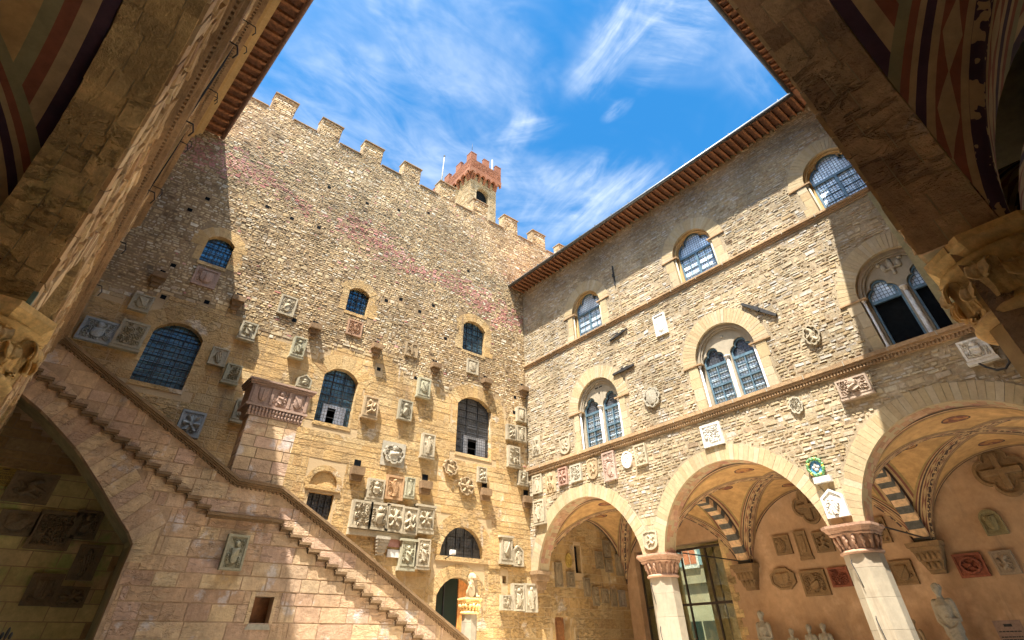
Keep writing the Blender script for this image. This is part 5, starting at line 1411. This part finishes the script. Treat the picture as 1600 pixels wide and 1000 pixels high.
w_ = MB(); wbox(w_, -9, -8.8, -7.8, .2, 0, 19.6); wbox(w_, -9, -.0, -7.6, -7.4, 0, 19.4); wbox(w_, -8.6, -1.25, -6.9, -.36, 6.7, 6.8); obj('corner_walls', w_, PLAST_D, LL)
ib = MB(); p0 = FL.p(6.25, 4.55, .02)
fbox(ib, FL, 6.36, 6.44, 4.27, 4.42, -.10, .02); obj('copper_bracket', ib, plain('verdigris', (.16, .24, .20), .7), LL)
# ================================================================== TOWER
TW = thing('bell_tower', 'square stone bell tower with a red brick crown and battlements rising behind the wall', 'tower', (29, 44.4, 0))
TX0, TX1, TY0, TY1 = 26.8, 31.2, 40.0, 48.8
ft = Fr((0, TY0, 0), (1, 0, 0), (0, -1, 0)); fl = Fr((TX0, 0, 0), (0, -1, 0), (-1, 0, 0))
s = MB()
ho = opening(27.85, 29.85, 45.0, 48.8, 1.0, 14)
prism(s, ft, [(TX0, 0), (TX1, 0), (TX1, 52.4), (TX0, 52.4)], -.6, 0, holes=[ho[::-1]], mi=0)
wbox(s, TX0, TX1 - .01, TY0 + .61, TY1, 0, 52.39, 0)
masonry(s, ft, TX0, TX1, 20, 52, (.18, .32), (.3, .8), lambda a, b: not (27.6 < a < 30.1 and 44.9 < b < 50.1), (.0, .05), .03, 0, jit=.2)
masonry(s, fl, -TY1, -TY0, 30, 52, (.18, .32), (.3, .8), lambda a, b: True, (.0, .05), .03, 0, jit=.2)
vous(s, ft, 28.85, 48.8, 1.0, 1.35, math.pi, 0, 13, -.6, .06, 0, .02)
obj('shaft', s, TOWS, TW)
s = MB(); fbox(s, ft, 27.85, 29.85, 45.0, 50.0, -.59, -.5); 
bell = obj('belfry_opening', s, BLACK, TW)  # black sheet painted as the dark inside of the arch
CX0, CX1, CY0, CY1 = 26.3, 31.65, 39.45, 49.4
s = MB()
wbox(s, CX0, CX1, CY0, CY1, 52.5, 54.2)
wbox(s, CX0 - .06, CX1 + .06, CY0 - .06, CY1 + .06, 52.3, 52.497)
masonry(s, Fr((0, CY0, 0), (1, 0, 0), (0, -1, 0)), CX0, CX1, 52.5, 54.2, (.10, .14), (.25, .5), lambda a, b: True, (.0, .03), .03, 0, jit=.1)
masonry(s, Fr((CX0, 0, 0), (0, -1, 0), (-1, 0, 0)), -CY1, -CY0, 52.5, 54.2, (.10, .14), (.25, .5), lambda a, b: True, (.0, .03), .03, 0, jit=.1)
obj('crown', s, BRICK, TW)
for kf, (fr, a0, a1, n) in enumerate(((ft, CX0, CX1, 6), (fl, -CY1, -CY0, 9))):
    s = MB(); w_ = (a1 - a0) / n
    for i in range(n + 1):
        a = min(max(a0 + w_ * i, (TX0 if kf == 0 else -TY1) + .16), (TX1 if kf == 0 else -TY0) - .16)
        for (z0, z1, c) in ((50.75, 51.1, .16), (51.1, 51.5, .34), (51.5, 52.29, .60)):
            fbox(s, fr, max(a0, a - .16), min(a1, a + .16), z0, z1 - .003, .0, c)
    for i in range(n):
        ac = a0 + w_ * (i + .5); r = w_ / 2 - .14
        ol = [(ac - w_ / 2, 51.4), (ac - r, 51.4)] + arc(ac, 51.5, r, math.pi, 0, 10) + [(ac + r, 51.4), (ac + w_ / 2, 51.4), (ac + w_ / 2, 52.29), (ac - w_ / 2, 52.29)]
        prism(s, fr, ol, .3, .64)
    obj('corbel_arches', s, BRICK, TW)
def merl(x0, x1, y0, y1):
    s = MB(); wbox(s, x0, x1, y0, y1, 54.203, 55.4); wbox(s, x0 - .04, x1 + .04, y0 - .04, y1 + .04, 55.403, 55.48); obj('merlon', s, BRICK, TW)
merl(CX0, CX0 + .95, CY0, CY0 + .45); merl(28.55, 29.5, CY0, CY0 + .45); merl(CX1 - .95, CX1, CY0, CY0 + .45)
merl(CX0, CX0 + .45, CY0 + .48, CY0 + 1.1)
for y in (42.0, 45.0, 48.2): merl(CX0, CX0 + .45, y, y + 1.25)
for y in (42.4, 45.4, 48.4): merl(CX1 - .45, CX1, y, y + 1.1)
s = MB(); tube(s, [(26.5, 47.4, 54), (26.5, 47.4, 61.4)], [.10, .06], 8); blob(s, (26.5, 47.4, 61.5), (.16, .16, .16), mi=1)
tag(obj('flagpole', s, [SM['palegrey'], IRON]), 'thin pale pole with a dark ball at its tip, left on the tower crown', 'pole')
s = MB(); tube(s, [(31.2, 41.0, 54), (31.2, 41.0, 58.3)], .11, 8)
tag(obj('flagpole', s, SM['palegrey']), 'short plain pale pole at the right of the tower crown', 'pole')
s = MB(); tube(s, [(26.5, 39.6, 56.0), (26.5, 39.6, 57.4)], [.04, .015], 6)
tag(obj('lightning_rod', s, IRON), 'fine dark spike on the foremost corner of the tower crown', 'rod')

# ================================================================== PLAQUES
for row in PLQ: plaque(*row)

LG = MB(); fbox(LG, FA, 8.88, 11.68, 4.88, 5.07, -.02, .115)
tag(obj('stone_ledge', LG, SM['pale']), 'long plain pale ledge slab carrying the row of four carved panels', 'ledge')
# museum text panels
def text_panel(fr, a0, a1, b0, b1, m, label, dark=True):
    t = thing('text_panel', label, 'sign', fr.p((a0 + a1) / 2, b0, .03))
    s = MB(); fbox(s, fr, a0, a1, b0, b1, .01, .04); obj('board', s, m, t)
    s = MB(); z = b1 - .12 * (b1 - b0)
    h = (b1 - b0) / 26
    r = random.Random(5)
    fbox(s, fr, a0 + (a1 - a0) * .35, a0 + (a1 - a0) * .65, z, z + h * 1.3, .0405, .042); z -= h * 2.6
    while z > b0 + h * 2:
        a = a0 + (a1 - a0) * .08
        while a < a1 - (a1 - a0) * .14:
            l = r.uniform(.02, .07) * (a1 - a0) / .5
            fbox(s, fr, a, min(a + l, a1 - .03), z, z + h * .55, .0405, .0415); a += l + .012
        z -= h * (1.35 if r.random() > .16 else 2.6)
    obj('lettering', s, IRON, t)
text_panel(FK, -5.72, -5.02, .85, 2.12, SM['pink'], 'pale pink museum text panel low on the ochre wall beside the standing statue')
text_panel(FA, -1.42, -.86, 5.12, 5.55, SM['yellow'], 'small yellowish lettered panel at the far left under the stair arch')

# ================================================================== STATUES (fused bodies)
def body(name, m, parts, vox, mt, parent=None, disp=0.0, dscale=.1):
    b_ = MB()
    for p in parts:
        if p[0] == 'b': blob(b_, p[1], p[2], 12, 8, rot=p[3] if len(p) > 3 else None)
        else: tube(b_, p[1], p[2], 12)
    o = obj(name, b_, m, parent, True)
    md = o.modifiers.new('fuse', 'REMESH'); md.mode = 'VOXEL'; md.voxel_size = vox; md.use_smooth_shade = True
    sm_ = o.modifiers.new('soften', 'SMOOTH'); sm_.iterations = 4; sm_.factor = .5
    if disp:
        tx = bpy.data.textures.new('folds', 'WOOD') if dscale > 0 else bpy.data.textures.new('grain', 'CLOUDS')
        tx.noise_scale = abs(dscale)
        if dscale > 0: tx.wood_type = 'BANDNOISE'; tx.turbulence = 6
        d_ = o.modifiers.new('folds', 'DISPLACE'); d_.texture = tx; d_.strength = disp; d_.mid_level = .5
    return o
def draped(name, label, cat, base, h, face, m, lean=.0, arms='folded', bust=False, group=None):
    """draped human figure of height h standing on base, facing unit vector `face`"""
    f = Vector((*face, 0)).normalized(); sd = Vector((-f.y, f.x, 0)); up = Vector((0, 0, 1)); B = Vector(base)
    u = h / 7.5
    def P(x, y, z): return tuple(B + sd * (x * u) + f * (y * u) + up * (z * u))
    t = thing(name, label, cat, base, group)
    hd = [('b', P(.05, .12, 6.95), (u * .42, u * .42, u * .54)), ('b', P(.05, .28, 6.74), (u * .31, u * .30, u * .38)), ('b', P(.05, .57, 6.90), (u * .075, u * .09, u * .14)),
          ('b', P(-.10, .42, 6.62), (u * .12, u * .12, u * .05)), ('b', P(.2, .42, 6.62), (u * .12, u * .12, u * .05)), ('b', P(.05, .44, 6.45), (u * .12, u * .1, u * .1)), ('b', P(-.36, .08, 6.85), (u * .07, u * .09, u * .15)), ('b', P(.44, .08, 6.85), (u * .07, u * .09, u * .15)),
          ('t', [P(0, 0, 5.9), P(.03, .08, 6.55)], [u * .34, u * .25])]
    tor = [('t', [P(0, 0, 3.6), P(0, .02, 4.4), P(0, .05, 5.5), P(0, 0, 6.12)], [u * .70, u * .62, u * .80, u * .42]),
           ('b', P(-.68, 0, 5.82), (u * .40, u * .38, u * .36)), ('b', P(.68, 0, 5.82), (u * .40, u * .38, u * .36)),
           ('t', [P(-.84, 0, 5.8), P(-.98, .08, 4.3), P(-.55, .62, 3.95)], [u * .28, u * .25, u * .18]),
           ('t', [P(.84, 0, 5.8), P(.95, .12, 4.35), P(.25, .72, 4.45)], [u * .28, u * .25, u * .17]),
           ('b', P(-.45, .72, 3.92), (u * .17, u * .17, u * .12)), ('b', P(.12, .76, 4.5), (u * .17, u * .15, u * .12))]
    for q in range(4): tor.append(('t', [P(.08 - q * .03, .82, 4.56 - q * .07), P(-.2, .86, 4.55 - q * .08)], [u * .045, u * .035])); tor.append(('t', [P(-.38, .84, 3.97 - q * .06), P(-.16, .86, 3.9 - q * .06)], [u * .045, u * .035]))
    tor.append(('t', [P(.05, .8, 4.62), P(-.08, .9, 4.74)], [u * .05, u * .04]))
    low = []
    if not bust:
        low = [('t', [P(0, 0, .12), P(.05, .05, 1.6), P(0, .02, 3.0), P(0, 0, 3.9)], [u * .92, u * .80, u * .74, u * .62]),
               ('t', [P(.32, .30, .15), P(.30, .42, 2.0), P(.2, .35, 3.4)], [u * .42, u * .40, u * .36]), ('b', P(.35, .75, .12), (u * .22, u * .35, u * .14)), ('b', P(-.4, .6, .12), (u * .2, u * .3, u * .14))]
        for q in range(7):
            x0 = -.75 + q * .25
            low.append(('t', [P(x0, .62 - abs(x0) * .5, .15), P(x0 * .9 + .08, .66 - abs(x0) * .4, 1.9), P(x0 * .6 + .25, .6 - abs(x0) * .3, 3.5)], [u * .17, u * .14, u * .08]))
        for q in range(5):   # cloak folds slung across the waist
            low.append(('t', [P(-.75, .25, 4.5 - q * .28), P(-.1, .78, 3.55 - q * .30), P(.55, .62, 3.75 - q * .22), P(.9, .15, 4.3 - q * .2)], [u * .11, u * .17, u * .14, u * .1]))
    for q in range(4): low.append(('t', [P(-.55 + q * .1, .35, 5.6), P(-.1 + q * .16, .66, 4.9 - q * .1), P(.5, .5, 4.5 + q * .2)], [u * .05, u * .08, u * .06]))
    body('figure', m, hd + tor + low, u * .065, None, t)
    hr = MB(); 
    for q in range(16):
        a = q * .42; blob(hr, P(.05 + .36 * math.cos(a), .02 + .30 * math.sin(a) - .08, 7.12 + .12 * math.sin(q * 2.1)), (u * .14, u * .14, u * .12))
    blob(hr, P(.05, -.02, 7.2), (u * .36, u * .34, u * .3)); obj('hair', hr, m, t)
    pl_ = MB(); wbox(pl_, B.x - u * 1.0, B.x + u * 1.0, B.y - u * 1.1, B.y + u * 1.1, B.z - .12 if not bust else B.z + 3.0 * u, B.z if not bust else B.z + 3.4 * u); obj('plinth', pl_, m, t)
    return t
draped('statue', 'tall draped stone statue with folded arms against the ochre wall under the wheel slab', 'statue', (23.5, 6.62, .82), 2.30, (-1, .12), SM['palegrey'])
draped('statue', 'stone statue with bared head below the first wall corbel, left of the small statues', 'statue', (23.6, 13.0, .70), 2.0, (-1, .0), SM['palegrey'])
draped('statue', 'small figure at the bottom edge, left of the close pair under the two-figure relief', 'statue', (23.6, 11.25, .60), 1.62, (-1, .1), SM['palegrey'])
draped('statue', 'small figure at the bottom edge, right of the close pair under the two-figure relief', 'statue', (23.6, 10.72, .60), 1.64, (-1, -.1), SM['palegrey'])
draped('statue', 'small stone figure at the bottom edge, standing just left of the close pair', 'statue', (23.6, 11.95, .60), 1.52, (-1, 0), SM['palegrey'])
draped('statue', 'stone figure peeping from behind the right side of the right pillar', 'statue', (23.55, 7.75, .70), 1.55, (-1, .2), SM['ochre'])
for (y0, y1, z) in ((6.2, 7.05, .70), (10.35, 13.4, .48), (7.4, 8.1, .58)):
    pass
s = MB(); wbox(s, 23.1, 24.15, 5.9, 13.6, 0, .47); tag(obj('stone_bench', s, ASH_S), 'long low stone ledge carrying the statues along the ochre wall', 'bench')
for nm_, (x, y, z0, z1, lab) in enumerate(((23.55, 6.62, .471, .70, 'plinth block below the tall draped statue'), (23.6, 13.0, .471, .58, 'low plinth block below the bare-headed statue'), (23.55, 7.75, .471, .58, 'low plinth block below the half hidden figure behind the right pillar'))):
    s = MB(); wbox(s, x - .38, x + .38, y - .38, y + .38, z0, z1); tag(obj('plinth_block', s, ASH_S), lab, 'plinth')

# lion holding a shield on the newel column at the foot of the stairs
NX, NY = 12.9, 17.78
NC = thing('newel_column', 'short stone column with leafy capital at the foot of the stairs, carrying the lion', 'column', (NX, NY, 0))
sh, ux, uy = pillar(NC, NX, NY, 0.0, .25, 2.58, 3.02, .36, CAPM, SHAFT, 'berries')
LI = thing('lion_statue', 'small stone lion seated upright with one paw on a shield on top of the column', 'statue', (NX, NY, 3.02))
def Q(x, y, z): return (NX + x * 1.35, NY - y * 1.3, 3.02 + z * 1.02)
body('lion', SM['ochre'], [
    ('b', Q(.10, -.04, .16), (0.221, 0.260, 0.195)), ('t', [Q(.08, -.05, .16), Q(.03, .02, .34), Q(.0, .06, .48)], [.15, .135, .11]), ('b', Q(.0, .09, .44), (0.169, 0.169, 0.195)),
    ('b', Q(-.01, .12, .58), (0.137, 0.143, 0.130)), ('b', Q(-.02, .21, .55), (0.072, 0.091, 0.058)), ('b', Q(-.02, .10, .56), (0.169, 0.091, 0.169)), ('b', Q(-.08, .10, .67), (0.033, 0.026, 0.039)), ('b', Q(.06, .10, .67), (0.033, 0.026, 0.039)),
    ('t', [Q(.08, .12, .40), Q(.09, .17, .2), Q(.09, .19, .04)], [.055, .042, .04]), ('b', Q(.09, .23, .035), (0.065, 0.091, 0.039)),
    ('t', [Q(-.08, .12, .42), Q(-.13, .19, .32)], [.055, .04]), ('b', Q(-.14, .22, .30), (0.058, 0.065, 0.046)),
    ('t', [Q(.18, -.02, .14), Q(.2, .08, .06), Q(.18, .16, .04)], [.08, .055, .04]), ('t', [Q(.0, -.2, .06), Q(.16, -.25, .12), Q(.24, -.18, .26)], [.03, .025, .03])], .014, None, LI)
s = MB(); s_r = Fr(Q(-.12, .23, 0), (1, 0, 0), (0, -1, 0))
prism(s, s_r, [(.15 * math.cos(math.pi * i / 10), .2 + .19 * math.sin(math.pi * i / 10)) for i in range(20)], -.03, .02, back=True); obj('shield', s, SM['ochre'], LI)
s = MB(); wbox(s, NX - .26, NX + .26, NY - .26, NY + .26, 3.022, 3.05); obj('base', s, SM['pale'], LI)

# glazed roundel and its ledge over the right pillar
s = MB(); wr = thing('glazed_wreath', 'small round green wreath with a blue and white crest above the right pillar', 'roundel', FB.p(-6.68, 5.72, .02))
fo_ = MB(); r_ = random.Random(3)
for q in range(44):
    t = 2 * math.pi * q / 44; blob(fo_, FB.p(-6.68 + .23 * math.cos(t) + r_.uniform(-.02, .02), 5.74 + .23 * math.sin(t) + r_.uniform(-.02, .02), .10), (.05, .045, .05), 6, 4, mi=(2 if q % 9 == 0 else 0))
obj('wreath', fo_, [plain('glaze_green', (.08, .20, .07), .3), MARB, plain('glaze_yellow', (.55, .42, .06), .3)], wr)
s = MB(); prism(s, FB, [(-6.68 + .19 * math.cos(2 * math.pi * i / 24), 5.74 + .19 * math.sin(2 * math.pi * i / 24)) for i in range(24)], -.01, .06); obj('disc', s, plain('glaze_blue', (.10, .28, .50), .3), wr)
s = MB(); 
for px, pz, rx, rz in ((0, .06, .05, .06), (-.07, .0, .05, .05), (.07, 0, .05, .05), (0, -.07, .07, .05)): blob(s, FB.p(-6.68 + px, 5.74 + pz, .065), (.03, rx, rz))
obj('crest', s, MARB, wr)
s = MB(); fbox(s, FB, -6.86, -6.36, 5.30, 5.46, -.01, .16); tag(obj('marble_ledge', s, MARB), 'small white marble ledge right below the green wreath', 'ledge')

# wall irons
def bar(fr, p0, p1, c, w_, label):
    t = thing('iron_bar', label, 'iron bar', fr.p(*p0, 0))
    d = math.hypot(p1[0] - p0[0], p1[1] - p0[1]); nx_, nz_ = -(p1[1] - p0[1]) / d * w_, (p1[0] - p0[0]) / d * w_
    m_ = ((p0[0] + p1[0]) / 2, (p0[1] + p1[1]) / 2)
    s = MB(); hexa(s, fr, [(p0[0] - nx_ * .6, p0[1] - nz_ * .6), (m_[0] - nx_, m_[1] - nz_), (m_[0] + nx_, m_[1] + nz_), (p0[0] + nx_ * .6, p0[1] + nz_ * .6)], .0, c)
    hexa(s, fr, [(m_[0] - nx_, m_[1] - nz_), (p1[0] - nx_ * .6, p1[1] - nz_ * .6), (p1[0] + nx_ * .6, p1[1] + nz_ * .6), (m_[0] + nx_, m_[1] + nz_)], .0, c)
    obj('plate', s, IRON, t)
    s = MB(); fbox(s, fr, m_[0] - .05, m_[0] + .05, m_[1] - .09, m_[1] + .09, c + .001, c + .05); obj('bolt', s, IRON, t)
bar(FB, (-12.85, 16.75), (-12.88, 15.55), .06, .035, 'upright iron bar on the shaded wall between the two left upper windows')
bar(FB, (-13.85, 11.16), (-12.62, 11.22), .10, .06, 'level iron bar just right of the left twin window arch')
bar(FB, (-7.12, 11.72), (-6.05, 10.75), .10, .075, 'broad slanting iron bar right of the middle twin window arch')
bar(FB, (-13.75, 12.85), (-12.65, 13.02), .08, .05, 'slim level iron bar close under the upper string course')
s = MB(); fbox(s, FB, -12.78, -12.73, 13.82, 15.5, .0, .03); tag(obj('drain_slot', s, MORT_D), 'thin dark vertical strip below the upright iron bar', 'strip')
s = MB(); pts_ = [(-1.66, 7.30), (-1.55, 7.12), (-1.38, 6.98), (-1.20, 6.96), (-1.05, 7.08), (-1.0, 7.3), (-1.04, 7.7)]
tube(s, [FB.p(a, b, .12) for a, b in pts_], .028, 8); tag(obj('black_cable', s, IRON), 'looped black cable under the far right white slab', 'cable')

# floodlight on an arm below the lunette
fl_ = thing('floodlight', 'tiny white floodlight on an arm at the left end of the barred lunette sill', 'lamp', (13.2, 19.9, 4.4))
s = MB(); tube(s, [(13.2, 19.98, 4.42), (13.2, 19.5, 4.52)], .018, 6); obj('arm', s, IRON, fl_)
s = MB(); wbox(s, 13.08, 13.32, 19.40, 19.50, 4.50, 4.66); wbox(s, 13.12, 13.28, 19.36, 19.397, 4.53, 4.63); obj('head', s, MARB, fl_)
# wrought iron lantern top near the left edge
ln = thing('iron_lantern', 'black wrought iron lantern finial rising at the bottom left corner under the stair arch', 'lantern', (.52, 16.6, 1.2))
s = MB(); tube(s, [(.52, 16.6, 1.2), (.52, 16.6, 1.9)], [.05, .02], 8)
for q in range(6):
    t = q * math.pi / 3; o = Vector((math.cos(t), math.sin(t), 0)); tube(s, [tuple(Vector((.52, 16.6, z)) + o * r) for r, z in ((.03, 1.72), (.13, 1.70), (.20, 1.58), (.16, 1.46), (.05, 1.40))], .014, 6)
obj('scrolls', s, IRON, ln)
s = MB(); 
for px, pz, rx, rz in ((0, 2.0, .03, .11), (-.07, 1.97, .03, .06), (.07, 1.97, .03, .06), (0, 1.88, .07, .02)): blob(s, (.52 + px, 16.6, pz), (rx, .02, rz))
obj('lily_finial', s, IRON, ln)
s = MB(); tube(s, [(.52, 16.6, 0), (.52, 16.6, 1.2)], .035, 8); obj('post', s, IRON, ln)

# ================================================================== GLASS VESTIBULE AND THE STREET BEYOND
GV = thing('glass_vestibule', 'dark framed glass entrance vestibule filling the tall opening in the ochre wall', 'vestibule', (24.6, 16.8, 0))
fv = Fr((24.5, 0, 0), (0, -1, 0), (-1, 0, 0))
s = MB()
for a in (-19.2, -18.3, -17.25, -16.75, -15.4, -14.5): fbox(s, fv, a - .035, a + .035, 0, 5.2, -.08, .0)
for z in (3.05, 5.12): fbox(s, fv, -19.2, -14.5, z, z + .09, -.085, .01)
fv2 = Fr((0, 15.0, 0), (1, 0, 0), (0, -1, 0))
for x in (24.6, 25.6, 26.6): fbox(s, fv2, x - .03, x + .03, 0, 5.2, -.05, .0)
fbox(s, fv2, 24.6, 26.6, 3.05, 3.12, -.05, 0)
obj('metal_frame', s, plain('bronze_frame', (.05, .035, .025), .5, .5), GV)
gm, _t, _b = mat('clear_pane'); _t.nodes.remove(_b); gl_ = _t.nodes.new('ShaderNodeBsdfGlossy'); gl_.inputs['Roughness'].default_value = .03; tp = _t.nodes.new('ShaderNodeBsdfTransparent'); tp.inputs[0].default_value = (.75, .8, .72, 1)
mx = _t.nodes.new('ShaderNodeMixShader'); mx.inputs[0].default_value = .12; _t.links.new(tp.outputs[0], mx.inputs[1]); _t.links.new(gl_.outputs[0], mx.inputs[2]); _t.links.new(mx.outputs[0], _t.nodes['Material Output'].inputs[0])
s = MB(); fbox(s, fv, -19.2, -14.5, 0, 5.15, -.05, -.04); obj('pane', s, gm, GV)
s = MB(); wbox(s, 24.7, 27.5, 14.35, 14.5, 0, 5.6); wbox(s, 24.7, 27.5, 19.4, 19.6, 0, 5.6); wbox(s, 24.7, 27.5, 14.35, 19.6, 5.55, 5.7); wbox(s, 26.6, 26.8, 14.35, 17.0, 0, 5.6); wbox(s, 26.6, 26.8, 18.5, 19.6, 0, 5.6); obj('side_walls', s, SOF, GV)
SH = thing('street_house', 'pale house across the street with a shuttered window, seen through the glass entrance', 'building', (33, 22, 0))
s = MB(); wbox(s, 33.0, 41, 8, 40, 0, 9.5); wbox(s, 32.8, 33.0, 8, 40, 4.6, 4.95); obj('wall', s, SM['pale'], SH)
fh = Fr((32.98, 0, 0), (0, -1, 0), (-1, 0, 0))
for (a, b) in ((-21.9, 5.5), (-24.6, 5.5)):
    s = MB(); fbox(s, fh, a - .62, a + .62, b - .12, b, 0, .12); fbox(s, fh, a - .6, a + .6, b, b + 1.7, 0, .03); wi = obj('window', s, MARB, SH)
    s = MB(); fbox(s, fh, a - .45, a - .03, b + .1, b + 1.6, .031, .06); fbox(s, fh, a + .03, a + .45, b + .1, b + 1.6, .031, .06); obj('pane', s, plain('red_curtain', (.45, .14, .07), .6), wi)
    s = MB(); fbox(s, fh, a + .62, a + 1.1, b, b + 1.7, .0, .05); fbox(s, fh, a - 1.1, a - .62, b, b + 1.7, 0, .05); obj('shutter', s, plain('shutter_blue_grey', (.16, .24, .26), .6), wi)
for (a, b) in ((-21.9, .6), (-24.8, .6), (-19.5, .6)):
    s = MB(); fbox(s, fh, a - 1.1, a + 1.1, b, b + 2.9, 0, .05); wi = obj('window', s, SM['greygreen'], SH)
    s = MB(); fbox(s, fh, a - .95, a - .05, b + .1, b + 2.2, .051, .07); fbox(s, fh, a + .05, a + .95, b + .1, b + 2.2, .051, .07); obj('pane', s, GL_CLEAR, wi)
